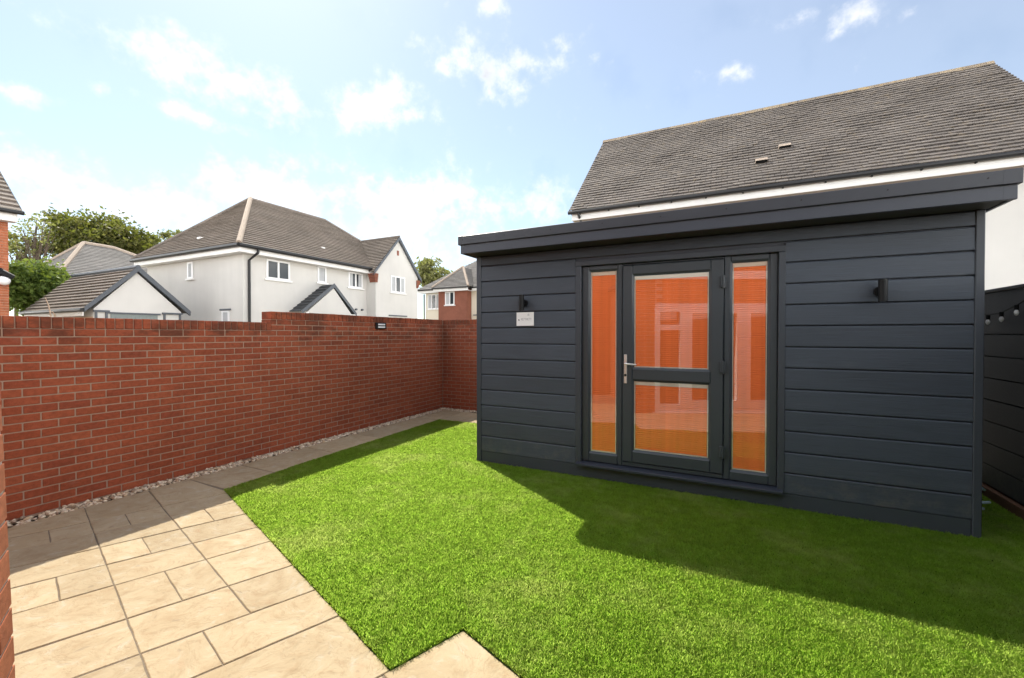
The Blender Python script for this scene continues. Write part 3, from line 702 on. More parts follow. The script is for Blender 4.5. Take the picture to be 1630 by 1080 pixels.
def beads(x0, x1, z0, z1, y, parent):
    b = .018
    for nm, poly in (('glazing_bead', [(x0, z0), (x1, z0), (x1 - b, z0 + b), (x0 + b, z0 + b)]), ('glazing_bead', [(x0, z1), (x1, z1), (x1 - b, z1 - b), (x0 + b, z1 - b)]),
                     ('glazing_bead', [(x0, z0), (x0 + b, z0 + b), (x0 + b, z1 - b), (x0, z1)]), ('glazing_bead', [(x1, z0), (x1 - b, z0 + b), (x1 - b, z1 - b), (x1, z1)])):
        mb = MB(); cx, cz = (x0 + x1) / 2, (z0 + z1) / 2
        vs = []
        for (px, pz) in poly:
            edge = abs(px - x0) < 1e-6 or abs(px - x1) < 1e-6 or abs(pz - z0) < 1e-6 or abs(pz - z1) < 1e-6
            vs.append((px, y if edge else y + .012, pz))
        mb.add(vs, [(0, 1, 2, 3)]); mb.build(nm, U, parent)
beads(-1.345, -1.030, .285, 2.300, fy + .008, win1)
glazed(-1.332, -1.043, .298, 2.287, fy + .018, win1)
win2 = bar(-.006, .050, Z0, Z1, fy, fy + .06, 'sidelight_window', shed)
bar(.372, .439, Z0, Z1, fy, fy + .0605, 'jamb', win2); bar(.0505, .3715, 2.298, Z1, fy + .0005, fy + .06, 'head', win2); bar(.0505, .3715, Z0, .278, fy + .0005, fy + .06, 'bottom_rail', win2)
beads(.050, .372, .278, 2.298, fy + .008, win2)
glazed(.062, .360, .290, 2.286, fy + .018, win2)
bar(-.979, -.0065, 2.330, Z1, fy + .0008, fy + .06, 'door_head', shed); bar(-.979, -.0065, Z0, .236, fy + .0008, fy + .06, 'threshold', shed)
dy = fy - .012
door = bar(-.975, -.872, .240, 2.326, dy, dy + .06, 'door', shed)
tag(door, 'dark grey half-glazed door leaf between two sidelights')
bar(-.123, -.010, .240, 2.326, dy, dy + .0605, 'hinge_stile', door); bar(-.8715, -.1235, 2.228, 2.326, dy + .0005, dy + .06, 'top_rail', door)
bar(-.8715, -.1235, 1.118, 1.234, dy + .0005, dy + .06, 'middle_rail', door); bar(-.8715, -.1235, .240, .358, dy + .0005, dy + .06, 'bottom_rail', door)
for z0, z1 in ((1.234, 2.228), (.358, 1.118)):
    beads(-.872, -.123, z0, z1, dy + .008, door); glazed(-.859, -.136, z0 + .013, z1 - .013, dy + .018, door)
for z in (2.105, 1.28, .46):
    h = MB().cbox(-.040, .012, dy - .022, dy + .001, z - .056, z + .056, .006).tube([(-.010, dy - .022, z - .062), (-.010, dy - .022, z + .062)], .009, 10).build('hinge', U, door)
hd_ = MB().cbox(-.957, -.925, dy - .010, dy, 1.075, 1.385, .005).build('handle_plate', MT['steel'], door)
MB().tube([(-.941, dy - .008, 1.287), (-.941, dy - .050, 1.287), (-.925, dy - .060, 1.287), (-.820, dy - .058, 1.281)], [.010, .010, .0105, .009], 10).build('lever', MT['steel'], hd_, smooth=True)
MB().tube([(-.941, dy - .010, 1.165), (-.941, dy - .016, 1.165)], .013, 14).build('lock_cylinder', MT['black'], hd_)
MB().tube([(-.941, dy - .010, 1.120), (-.941, dy - .013, 1.120)], .007, 10).build('screw', MT['steel'], hd_)
# lamps on the cladding
def lamp(x, z, label):
    t = thing('wall_lamp', (x, FY, z - .09), label, 'wall lamp', 'up and down lamps on the garden room')
    MB().tube([(x, FY + .004, z), (x, FY - .030, z)], .042, 20).build('backplate', MT['black'], t, smooth=False)
    MB().cbox(x - .018, x + .018, FY - .062, FY - .028, z - .025, z + .025, .004).build('arm', MT['black'], t)
    n = 24; yc = FY - .092; r = .031
    mb = MB().tube([(x, yc, z - .090), (x, yc, z - .0895), (x, yc, z + .0895), (x, yc, z + .090)], [r - .002, r, r, r - .002], n); mb.build('cylinder', MT['black'], t)
    for s in (-1, 1): MB().tube([(x, yc, z + s * .0905), (x, yc, z + s * .092)], r - .009, 18).build('lens', MT['pane'], t)
lamp(-2.115, 1.965, 'black cylinder lamp above the white plaque')
lamp(1.16, 1.957, 'black cylinder lamp on cladding right of the door')
pl = thing('plaque', (-2.107, FY - .005, 1.70), 'small white plaque with faint grey lettering below a lamp', 'sign')
MB().cbox(-2.219, -1.995, FY - .010, FY - .003, 1.697, 1.858, .002).build('panel', MT['white'], pl)
ink = simple('grey_ink', (.30, .31, .34), .6, .2); ink2 = simple('dark_ink', (.10, .10, .13), .6, .2); ink3 = simple('pale_ink', (.60, .61, .62), .6, .2)
yb = FY - .0106
MB().prism([(-2.200, 1.766), (-2.190, 1.778), (-2.176, 1.768), (-2.182, 1.758)], yb, yb + .0005, 'y').build('mark', ink2, pl)
x = -2.158
for k in range(8):
    mb = MB(); w, hgt = .0125, .026; z = 1.763
    for (a, b, c, d) in [((0, .003, 0, 1), (w - .003, w, 0, 1), (0, w, .44, .56)), ((0, .003, 0, 1), (0, w, .88, 1), (0, w, 0, .12)), ((0, .003, 0, 1), (w - .003, w, .5, 1), (0, w, .88, 1), (0, w, .44, .56)),
                         ((w / 2 - .0015, w / 2 + .0015, 0, 1), (0, w, .88, 1))][k % 4] if False else [(q[0], q[1], q[2], q[3]) for q in [[(0, .003, 0, 1), (w - .003, w, 0, 1), (0, w, .44, .56)], [(0, .003, 0, 1), (0, w, .88, 1), (0, w, 0, .12)], [(0, .003, 0, 1), (w - .003, w, .5, 1), (0, w, .88, 1)], [(w / 2 - .0015, w / 2 + .0015, 0, 1), (0, w, .88, 1)]][k % 4]]:
        mb.box(x + a, x + b, yb, yb + .0005, z + c * hgt, z + d * hgt)
    mb.build('lettering', ink, pl); x += .0172
MB().prism([(-2.075, 1.815), (-2.050, 1.815), (-2.050, 1.832), (-2.0625, 1.842), (-2.075, 1.832)], yb, yb + .0005, 'y').build('emblem', ink3, pl)

# ------------------------------------------------------------------ dark fence on the right
fx_ = 2.32
fence = thing('garden_fence', (fx_, 5., 0), 'charcoal horizontal board fence beside the garden room', 'fence')
MB().box(fx_ + .030, fx_ + .06, -1.5, 10.3, -.1, 2.0).build('backing', MT['fence'], fence)
zz = [.12, .322, .535, .748, .961, 1.174, 1.387, 1.60, 2.005]
for a, b in zip(zz[:-1], zz[1:]):
    for y0, y1 in ((-1.5, 2.2), (2.205, 6.4), (6.405, 10.3)):
        MB().prism([(fx_ + .031, a + .004), (fx_ + .001, a + .004), (fx_, a + .009), (fx_ + .003, b - .010), (fx_ + .012, b - .004), (fx_ + .031, b - .004)], y0, y1, 'y').build('fence_board', MT['fence'], fence)
MB().cbox(fx_ - .018, fx_ + .072, -1.5, 10.3, 2.007, 2.035, .004).build('capping', MT['fence'], fence)
MB().cbox(fx_ - .035, fx_ + .029, -1.5, 9.8, -.05, .105, .004).build('gravel_board', MT['timber'], fence)
# string lights on the fence
sl = thing('string_lights', (fx_, 5.8, 1.6), 'black string lights with clear bulbs hung along the charcoal fence', 'string lights')
pts2 = [(1545, 498), (1572, 501.5), (1594, 498), (1617, 487), (1632, 478), (1650, 468)]
P3 = [at_X(u, v, fx_ - .05) for u, v in pts2]
fine_ = []
for i in range(len(P3) - 1):
    for k in range(5): fine_.append(P3[i].lerp(P3[i + 1], k / 5))
MB().tube(fine_, .006, 6).build('cable', MT['black'], sl)
gb = NT('bulb_glass'); gb.bsdf((.85, .86, .86), .08, .8); bulbm = gb.m
for (u, v) in ((1572.5, 504), (1594, 499), (1618, 488)):
    p = at_X(u, v, fx_ - .05)
    so = MB().tube([p + Vector((0, 0, .012)), p - Vector((0, 0, .030))], .015, 10).build('socket', MT['black'], sl)
    MB().tube([p - Vector((0, 0, q)) for q in (.030, .038, .055, .072, .082)], [.008, .013, .0165, .012, .003], 12).build('bulb', bulbm, so, smooth=True)
# bundle lying in the gap
bp = at_Z(1568, 800, 0.02)
bd = thing('plastic_bundle', (2.02, 5.55, 0), 'crumpled black bundle with pale blue straps lying behind the garden room corner', 'bundle')
bm = bmesh.new(); bmesh.ops.create_icosphere(bm, subdivisions=4, radius=1.)
mb = MB(); vs = []
for v in bm.verts:
    p = v.co.copy(); k = 1 + .22 * math.sin(p.x * 7 + p.z * 5) * math.sin(p.y * 9 + 1) + .08 * math.sin(p.z * 17 + p.x * 13)
    vs.append((2.02 + p.x * .13 * k, 5.62 + p.y * .28 * k, max(.0, .10 + p.z * .14 * k)))
mb.add(vs, [tuple(v.index for v in f.verts) for f in bm.faces]); bm.free()
mb.build('cover', MT['black'], bd, smooth=False)
strap = simple('pale_blue_strap', (.42, .55, .62), .5, .4)
for pts in ([(1.86, 5.42, .20), (1.95, 5.36, .24), (2.08, 5.36, .22), (2.14, 5.42, .17)], [(1.86, 5.34, .075), (1.97, 5.30, .09), (2.10, 5.31, .085), (2.15, 5.36, .08)], [(1.88, 5.33, .04), (1.98, 5.29, .055), (2.06, 5.31, .03)], [(1.94, 5.30, .085), (2.0, 5.285, .06), (2.09, 5.30, .03)]):
    MB().tube(pts, .013, 6).build('strap', strap, bd)

# ------------------------------------------------------------------ roofs helper
def stepped(mb, e0, e1, t1, t0, n, lift=.055):
    """courses between eave edge e0-e1 and top edge t0-t1, each a strip with a raised tail"""
    e0, e1, t0, t1 = map(Vector, (e0, e1, t0, t1)); nrm = (e1 - e0).cross(t0 - e0 if (t0 - e0).length > .01 else t1 - e0).normalized()
    if nrm.z < 0: nrm = -nrm
    for i in range(n):
        a, b = i / n, min(1., (i + 1.02) / n)
        p0, p1, q0, q1 = e0.lerp(t0, a), e1.lerp(t1, a), e0.lerp(t0, b), e1.lerp(t1, b)
        u = nrm * lift
        w = max(1, int((p1 - p0).length / .9)); wob = [random.uniform(-.004, .004) for _ in range(w + 1)]
        for j in range(w):
            s0, s1 = j / w, (j + 1) / w
            mb.quad(p0.lerp(p1, s0) + u + nrm * wob[j], p0.lerp(p1, s1) + u + nrm * wob[j + 1], q0.lerp(q1, s1), q0.lerp(q1, s0))
            mb.quad(p0.lerp(p1, s0), p0.lerp(p1, s1), p0.lerp(p1, s1) + u + nrm * wob[j + 1], p0.lerp(p1, s0) + u + nrm * wob[j])
def gutter(parent, a, b, r=.055, name='gutter'):
    return MB().tube([a, b], r, 10).build(name, MT['gutter'], parent)
def window(parent, axis, c, a0, a1, z0, z1, out_, lights=2, sill=True, curt=None):
    """axis 'x': wall plane X=c spanning Y a0..a1; 'y': wall plane Y=c spanning X; out_ = +-1 outward sign"""
    def bx(p0, p1, q0, q1, d0, d1):
        mb = MB(); dd0, dd1 = c + out_ * d0, c + out_ * d1
        return mb.box(dd0, dd1, p0, p1, q0, q1) if axis == 'x' else mb.box(p0, p1, dd0, dd1, q0, q1)
    w = bx(a0 + .02, a1 - .02, z0 + .02, z1 - .02, .004, .012).build('window', MT['pane'], parent)
    f = .065
    for q in ((a0, a1, z0, z0 + f), (a0, a1, z1 - f, z1)): bx(*q, .003, .035).build('frame', MT['white'], w)
    for k in range(lights + 1):
        m = a0 + (a1 - a0) * k / lights; m0 = min(max(m - f * .6, a0), a1 - f * 1.2)
        bx(m0, m0 + f * 1.2, z0 + f, z1 - f, .003, .034).build('frame', MT['white'], w)
    if sill: bx(a0 - .08, a1 + .08, z0 - .07, z0 - .001, .001, .07).build('sill', MT['white_paint'], w)
    if curt:
        for (s0, s1) in curt: bx(a0 + (a1 - a0) * s0, a0 + (a1 - a0) * s1, z0 + f, z1 - f, .0125, .016).build('curtain', MT['curtain'], w)
    return w

# ------------------------------------------------------------------ neighbour house on the right (big roof)
nh = thing('neighbour_house', (1.1, 13, 0), 'white house with large brown tiled roof behind the garden room', 'house')
EX0, EX1, EY, EZ, RYY, RZ = -3.88, 6.02, 11.37, 4.99, 15.16, 8.44
MB().prism([(EY + .40, -.05), (EY + .40, EZ - .12), (RYY, RZ - .35), (2 * RYY - EY - .4, EZ - .12), (2 * RYY - EY - .4, -.05)], EX0 + .18, EX1 - .15, 'x').build('wall', MT['render'], nh)
sl_vec = Vector((0, RYY - EY, RZ - EZ)); SLEN = sl_vec.length; sl_vec.normalize(); nrm_ = Vector((0, -sl_vec.z, sl_vec.y))
G_, TW = .150, .245; nrow = int(SLEN / G_); ncol = int((EX1 - EX0) / TW)
tile_v = [(-TW / 2 + .004, 0, .028), (TW / 2 - .004, 0, .028), (TW / 2 - .004, 0, .054), (-TW / 2 + .004, 0, .054),
          (-TW / 2 + .004, G_ * 1.35, .001), (TW / 2 - .004, G_ * 1.35, .001), (TW / 2 - .004, G_ * 1.35, .017), (-TW / 2 + .004, G_ * 1.35, .017)]
tile_f = [(0, 1, 2, 3), (3, 2, 6, 7), (7, 6, 5, 4), (4, 5, 1, 0), (0, 3, 7, 4), (1, 5, 6, 2)]
tmb = MB().add(tile_v, tile_f); tile_me = proto(tmb, 'roof_tile', MT['tile'])
rot_m = Matrix((Vector((1, 0, 0)), sl_vec, nrm_)).transposed(); e_rot = rot_m.to_euler()
MB().prism([(EY + .02, EZ - .02), (RYY, RZ - .03), (2 * RYY - EY - .02, EZ - .02), (2 * RYY - EY - .3, EZ - .12), (RYY, RZ - .2), (EY + .3, EZ - .12)], EX0 + .02, EX1 - .02, 'x').build('roof_deck', MT['gutter'], nh)
tl = []; edge_t = []
for i in range(nrow):
    for j in range(ncol + 1):
        x = EX0 + TW * (j + .5 - (.5 if i % 2 else 0))
        if x - TW / 2 < EX0 - .13 or x - TW / 2 > EX1: continue
        if x - TW / 2 < EX0 - .01 or x + TW / 2 > EX1 + .01: edge_t.append((i, x)); continue
        wob = .007 * math.sin(x * 1.1 + i * .5) + .008 * math.sin(x * 2.7 - i * .33) + random.uniform(-.004, .004)
        jit = random.uniform(-.003, .003) + .012 * math.sin(x * 1.7 + i * .23) * math.sin(i * .31)
        tl.append((Vector((x, EY, EZ)) + sl_vec * (i * G_ + jit) + nrm_ * max(0, wob + .012), random.uniform(-.015, .015)))
pu, pv, pd = project([t_[0][:] for t_ in tl])
def tshow(i): return 0 if not (pd[i] > 0 and -40 < pu[i] < 1700 and pv[i] > -40) else 1
order = sorted(range(len(tl)), key=lambda i: (-tshow(i), pd[i])); nearT = set(order[:290])
roof_r = MB().box(EX0 + .05, EX1 - .05, RYY - .05, RYY + .05, RZ - .08, RZ + .0).build('roof', MT['gutter'], nh)
stuffV = MB()
for i, (p, rz) in enumerate(tl):
    if i in nearT:
        o = inst(tile_me, 'roof_tile', roof_r, p, (rot_m @ Matrix.Rotation(rz, 3, 'Z')).to_euler())
        o.location = p - ORG[roof_r]
    else:
        mm = rot_m @ Matrix.Rotation(rz, 3, 'Z'); stuffV.add([p + mm @ Vector(v) for v in tile_v], tile_f)
for i, x in edge_t:
    a_, b_ = max(x - TW / 2, EX0) - x, min(x + TW / 2, EX1) - x; p = Vector((x, EY, EZ)) + sl_vec * (i * G_) + nrm_ * .012
    if b_ - a_ > .03: stuffV.add([p + rot_m @ Vector((min(max(v[0], a_), b_), v[1], v[2])) for v in tile_v], tile_f)
o = stuffV.build('roof_tiles', MT['tile'], roof_r); tag(o, kind='stuff')
back = MB(); stepped(back, (EX1, 2 * RYY - EY, EZ), (EX0, 2 * RYY - EY, EZ), (EX0, RYY, RZ), (EX1, RYY, RZ), 30); back.build('rear_roof_slope', MT['tile'], roof_r)
x = EX0 - .02
while x < EX1 - .1:
    MB().prism([(RYY - .16, RZ - .075), (RYY - .08, RZ + .045), (RYY, RZ + .075), (RYY + .08, RZ + .045), (RYY + .16, RZ - .075)], x, min(x + .435, EX1 + .01), 'x').build('ridge_tile', MT['ridge'], roof_r); x += .445
for xx in (EX0 - .015, EX1 + .01):
    MB().quad((xx, EY, EZ - .03), (xx, EY, EZ + .045), (xx, RYY, RZ + .05), (xx, RYY, RZ - .03)).build('verge', MT['ridge'], roof_r)
MB().box(EX0 + .06, EX1 - .06, EY + .03, EY + .06, EZ - .235, EZ - .05).build('fascia_board', MT['white_paint'], nh)
MB().box(EX0 + .06, EX1 - .06, EY + .062, EY + .41, EZ - .233, EZ - .21).build('soffit', simple('shade_brown_soffit', (.36, .29, .235), .7, .3), nh)  # brown of the shaded eaves underside is put into the soffit colour
gutter(nh, (EX0 - .02, EY - .045, EZ - .03), (EX1 + .02, EY - .045, EZ - .03), .052)
for k in range(13):
    x = EX0 + .3 + k * .79; MB().cbox(x - .015, x + .015, EY - .02, EY + .028, EZ - .10, EZ - .06, .003).build('gutter_bracket', MT['gutter'], nh)
MB().tube([(EX0 + .28, EY - .045, EZ - .06), (EX0 + .28, EY - .045, EZ - .14), (EX0 + .28, EY + .34, EZ - .34), (EX0 + .28, EY + .34, 0)], .034, 8).build('downpipe', MT['gutter'], nh)
def roof_hit(u, v):
    d = cam_dir(u, v); o_ = Vector((0, 0, EYE)); p0 = Vector((0, EY, EZ)); return o_ + d * ((p0 - o_).dot(nrm_) / d.dot(nrm_))
for (u, v) in ((1212, 263), (1249, 240)):
    p = roof_hit(u, v) + nrm_ * .035
    w = MB(); hw, ln = .13, .19
    vv = [p + Vector((sx * hw, 0, 0)) + sl_vec * s_ + nrm_ * h_ for sx in (-1, 1) for (s_, h_) in ((0, 0), (0, .09), (.10, .10), (ln, .0))]
    w.add(vv, [(0, 1, 2, 3), (7, 6, 5, 4), (1, 5, 6, 2), (2, 6, 7, 3), (0, 3, 7, 4)])
    vt = w.build('roof_vent', MT['ridge_pale'], roof_r)
    MB().add([p + Vector((sx * (hw - .02), 0, 0)) + sl_vec * .004 + nrm_ * h_ for sx, h_ in ((-1, .01), (1, .01), (1, .07), (-1, .07))], [(0, 1, 2, 3)]).build('grille', MT['black'], vt)

# ------------------------------------------------------------------ white house beyond the wall
def plane_hit(u, v, a, b, c):
    a, b, c = Vector(a), Vector(b), Vector(c); nn_ = (b - a).cross(c - a); d = cam_dir(u, v); o_ = Vector((0, 0, EYE)); return o_ + d * ((a - o_).dot(nn_) / d.dot(nn_))
fh = thing('white_house', (-20.2, 14.8, 0), 'white rendered two-storey house with hipped brown roof and front gable', 'house')
HX1, HX0, HY0, HY1, HE = -16.476, -23.6, 10.02, 19.6, 4.70
MB().box(HX0, HX1, HY0, HY1, -.05, HE).build('wall', MT['render'], fh)
ex0, ex1, ey0, ey1, ez = -24.0, -16.06, 9.62, 20.0, 4.93
xm, ay, az_ = -20.04, 12.55, 7.93; by = 16.75
rf = MB(); stepped(rf, (ex0, ey0, ez), (ex1, ey0, ez), (xm, ay, az_), (xm, ay, az_), 28)
stepped(rf, (ex1, ey0, ez), (ex1, ey1, ez), (xm, by, az_), (xm, ay, az_), 28)
stepped(rf, (ex1, ey1, ez), (ex0, ey1, ez), (xm, by, az_), (xm, by, az_), 28)
stepped(rf, (ex0, ey1, ez), (ex0, ey0, ez), (xm, ay, az_), (xm, by, az_), 28)
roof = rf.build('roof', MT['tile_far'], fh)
MB().tube([(ex1, ey0, ez + .05), (xm, ay, az_ + .06)], .10, 8).build('hip_tiles', MT['ridge_pale'], roof)
MB().tube([(ex0, ey0, ez + .05), (xm, ay, az_ + .06)], .08, 8).build('hip_tiles', MT['tile_far'], roof)
MB().tube([(xm, ay, az_ + .03), (xm, by, az_ + .03)], .09, 8).build('ridge_tiles', MT['tile_far'], roof)
MB().tube([(ex1, ey1, ez + .05), (xm, by, az_ + .03)], .08, 8).build('hip_tiles', MT['tile_far'], roof)
p = plane_hit(320, 381, (ex0, ey0, ez), (ex1, ey0, ez), (xm, ay, az_)); MB().cbox(p.x - .10, p.x + .10, p.y - .12, p.y + .1, p.z - .02, p.z + .07, .02).build('roof_vent', MT['white_paint'], roof)
p = plane_hit(514, 396, (ex1, ey0, ez), (ex1, ey1, ez), (xm, ay, az_)); MB().cbox(p.x - .05, p.x + .08, p.y - .08, p.y + .08, p.z - .02, p.z + .06, .02).build('roof_vent', MT['white_paint'], roof)
MB().box(ex0 + .05, ex1 - .05, ey0 + .05, ey0 + .08, HE - .03, ez - .03).build('fascia_board', MT['white_paint'], fh)
MB().box(ex1 - .08, ex1 - .05, ey0 + .08, 16.3, HE - .03, ez - .03).build('fascia_board', MT['white_paint'], fh)
MB().box(ex0 + .06, ex1 - .085, ey0 + .085, ey1 - .08, HE - .028, HE + .02).build('soffit', MT['white_paint'], fh)
gutter(fh, (ex0, ey0 - .03, ez - .02), (ex1 + .03, ey0 - .03, ez - .02), .075); gutter(fh, (ex1 + .03, ey0 - .03, ez - .021), (ex1 + .03, 16.35, ez - .021), .075)
MB().tube([(ex1 + .03, 10.33, ez - .06), (ex1 + .03, 10.33, ez - .20), (HX1 + .06, 10.22, ez - .48), (HX1 + .06, 10.22, 0)], .05, 8).build('downpipe', MT['gutter'], fh)
window(fh, 'x', HX1, 10.93, 11.97, 3.84, 4.62, 1, 2, True); window(fh, 'x', HX1, 13.34, 13.81, 3.95, 4.68, 1, 1, True, [(.2, .8)]); window(fh, 'x', HX1, 15.10, 16.02, 3.90, 4.66, 1, 2, True, [(.05, .3), (.7, .95)])
window(fh, 'y', HY0, -20.27, -19.86, 3.93, 4.62, -1, 1, True, [(.1, .9)]); window(fh, 'y', HY0, -17.85, -17.36, 1.3, 2.52, -1, 1, True, [(.1, .9)])
MB().box(-17.95, -17.26, HY0 - .05, HY0 - .001, 2.53, 2.60).build('lintel', MT['lead'], fh)
# front wing with gable
gx, gy0, gy1, gzE, gyA, gzA = -15.876, 16.32, 19.62, 4.86, 17.97, 6.84
MB().prism([(gy0, -.05), (gy1, -.05), (gy1, gzE), (gyA, gzA - .12), (gy0, gzE)], HX1 - 2.2, gx, 'x').build('gable_wall', MT['render'], fh)
rf = MB(); stepped(rf, (gx + .12, gy0 - .22, gzE - .10), (-18.5, gy0 - .22, gzE - .10), (-19.2, gyA, gzA), (gx + .12, gyA, gzA), 20); stepped(rf, (-18.5, gy1 + .22, gzE - .10), (gx + .12, gy1 + .22, gzE - .10), (gx + .12, gyA, gzA), (-19.2, gyA, gzA), 20)
wr = rf.build('wing_roof', MT['tile_far'], fh)
MB().tube([(gx + .12, gyA, gzA + .03), (-19.0, gyA, gzA + .03)], .07, 8).build('ridge_tiles', MT['tile_far'], wr)
for ya, yb_ in ((gy0 - .22, gyA), (gy1 + .22, gyA)):
    MB().quad((gx + .135, ya, gzE - .26), (gx + .135, ya, gzE - .08), (gx + .135, yb_, gzA + .04), (gx + .135, yb_, gzA - .15)).quad((gx + .0, ya, gzE - .26), (gx + .135, ya, gzE - .26), (gx + .135, yb_, gzA - .15), (gx + .0, yb_, gzA - .15)).build('bargeboard', MT['lead'], wr)
MB().tube([(-16.1, gy0 - .20, gzE - .04), (-18.3, 16.9, 6.0)], .045, 6).build('valley', MT['lead'], wr)
for y0, y1 in ((gy0 - .18, gy0 + .12), (gy1 - .12, gy1 + .18)):
    for k in range(5): MB().box(gx - .35, gx + .075 - .012 * (4 - k), y0 + (.03 * (4 - k) if y0 < gyA else 0), y1 - (.03 * (4 - k) if y0 > gyA else 0), gzE - .62 + k * .09, gzE - .535 + k * .09).build('corbel_brick', MT['brick_far'], fh)
window(fh, 'x', gx, 17.40, 18.52, 3.84, 4.72, 1, 3, True, [(.03, .28), (.72, .97)])
MB().box(gx + .001, gx + .02, 17.90, 18.04, 5.86, 6.12).build('vent_slot', MT['brick_far'], fh)
MB().box(gx + .001, gx + .06, 17.25, 18.65, 2.56, 2.62).build('lintel', MT['lead'], fh)
for yy in (15.55, 15.95): MB().tube([(HX1, yy, 2.83), (HX1 + .10, yy, 2.83)], .05, 8).build('wall_vent', MT['lead'], fh)
# porch canopy
pa = at_X(529, 454, HX1 + .5)
py0, py1, pz0, pyA, pzA, pX = 11.95, 14.92, 2.55, 13.62, 3.84, HX1 + .75
rf = MB(); stepped(rf, (pX, py0, pz0), (HX1 - .02, py0, pz0), (HX1 - .02, pyA, pzA), (pX, pyA, pzA), 9, .04); stepped(rf, (HX1 - .02, py1, pz0), (pX, py1, pz0), (pX, pyA, pzA), (HX1 - .02, pyA, pzA), 9, .04)
pr_ = rf.build('porch_roof', MT['slate'], fh)
MB().prism([(py0 + .25, pz0 - .05), (py1 - .25, pz0 - .05), (pyA, pzA - .18)], HX1 + .6, pX - .04, 'x').build('porch_gable', MT['render'], pr_)
for ya in (py0, py1): MB().quad((pX + .01, ya, pz0 - .12), (pX + .01, ya, pz0 + .05), (pX + .01, pyA, pzA + .05), (pX + .01, pyA, pzA - .14)).build('bargeboard', MT['lead'], pr_)
for ya in (py0 + .3, py1 - .3): MB().box(pX - .14, pX - .02, ya - .06, ya + .06, 0, pz0 - .02).build('porch_post', MT['white_paint'], pr_)
MB().box(HX1, HX1 + .05, 13.1, 14.1, 0, 2.2).build('front_door', MT['lead'], fh)
MB().box(HX1 + .001, HX1 + .055, 12.95, 14.25, 2.5, 2.56).build('lintel', MT['lead'], fh)

# ------------------------------------------------------------------ garage
ga = thing('garage', (-20.7, 7.5, 0), 'small white gabled garage with brown tiled roof in front of white house', 'garage')
qx, qb, qy0, qy1, qe, qyA, qzA = -18.18, -23.1, 6.28, 8.75, 2.42, 7.42, 3.88
MB().prism([(qy0, -.05), (qy1, -.05), (qy1, qe), (qyA, qzA - .16), (qy0, qe)], qb + .1, qx, 'x').build('wall', MT['render'], ga)
rf = MB(); stepped(rf, (qx + .1, qy0 - .26, qe - .03), (qb - .1, qy0 - .26, qe - .03), (qb - .1, qyA, qzA), (qx + .1, qyA, qzA), 12, .05); stepped(rf, (qb - .1, qy1 + .26, qe - .03), (qx + .1, qy1 + .26, qe - .03), (qx + .1, qyA, qzA), (qb - .1, qyA, qzA), 12, .05)
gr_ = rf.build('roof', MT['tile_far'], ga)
MB().tube([(qx + .1, qyA, qzA + .03), (qb - .1, qyA, qzA + .03)], .08, 8).build('ridge_tiles', MT['lead'], gr_)
for ya in (qy0 - .26, qy1 + .26):
    MB().quad((qx + .125, ya, qe - .12), (qx + .125, ya, qe + .05), (qx + .125, qyA, qzA + .07), (qx + .125, qyA, qzA - .12)).quad((qx, ya, qe - .12), (qx + .125, ya, qe - .12), (qx + .125, qyA, qzA - .12), (qx, qyA, qzA - .12)).build('bargeboard', MT['lead'], gr_)
gutter(ga, (qx + .1, qy0 - .30, qe - .05), (qb - .1, qy0 - .30, qe - .05), .06)
MB().box(qb, qx - .05, qy0 - .24, qy0 - .22, qe - .24, qe - .06).build('fascia_board', MT['white_paint'], ga)
MB().box(qb + .12, qx - .02, qy0 - .012, qy0 - .001, 0, qe - .25).build('side_brickwork', MT['render_tan'], ga)
MB().box(qx + .001, qx + .03, 6.70, 8.0, 0, 2.27).build('door', MT['garage_door'], ga)
for k in range(12): MB().box(qx + .031, qx + .04, 6.72 + k * .106, 6.72 + k * .106 + .09, 0, 2.24).build('door_panel', MT['garage_door'], ga)
MB().box(qx + .001, qx + .06, 6.62, 8.08, 2.275, 2.33).build('lintel', MT['lead'], ga)
for a, b in ((qy0 - .02, 6.66), (8.14, qy1 + .02)):
    MB().box(qx + .001, qx + .08, a, b, qe - .10, qe - .04).build('frieze', MT['lead'], ga)
    for y in (a + .04, b - .10): MB().box(qx + .001, qx + .06, y, y + .055, 0, qe - .101).build('post', MT['lead'], ga)

# ------------------------------------------------------------------ hipped house behind the garage
bh = thing('distant_house', (-43, 16, 0), 'distant house with pale grey hipped roof in front of the big tree', 'house')
def cam_pt(u, v, dep):
    d = cam_dir(u, v); f = Vector((-math.sin(YAW), math.cos(YAW), 0)); return Vector((0, 0, EYE)) + d * (dep / d.dot(f))
dp = 33.
e_a, e_b, e_c = cam_pt(92, 438, dp), cam_pt(214, 418, dp + 2.), cam_pt(60, 430, dp + 7)
ez_ = 5.6
e_a = at_Z(93, 437, ez_); X0h, Y0h = e_a.x, e_a.y
Wd, Ln = 9.5, 8.0   # along +Y and -X
rxm = X0h - 4.3
rf = MB(); tp0, tp1 = tuple(at_X(133, 388, X0h - 4.0)), tuple(at_X(181, 396, X0h - 4.0))
c0, c1, c2, c3 = (X0h, Y0h, ez_), (X0h, Y0h + 10.8, ez_), (X0h - 8, Y0h + 10.8, ez_), (X0h - 8, Y0h, ez_)
stepped(rf, c3, c0, tp0, tp0, 22); stepped(rf, c0, c1, tp1, tp0, 22); stepped(rf, c1, c2, tp1, tp1, 22); stepped(rf, c2, c3, tp0, tp1, 22)
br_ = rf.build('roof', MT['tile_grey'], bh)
for a, b in ((c0, tp0), (tp0, tp1), (tp1, c1), (c3, tp0)): MB().tube([Vector(a) + Vector((0, 0, .05)), Vector(b) + Vector((0, 0, .05))], .14, 6).build('hip_tiles', MT['ridge_pale'], br_)
MB().box(X0h - 7.6, X0h - .4, Y0h + .4, Y0h + 10.4, -.05, ez_ - .05).build('wall', MT['render'], bh)
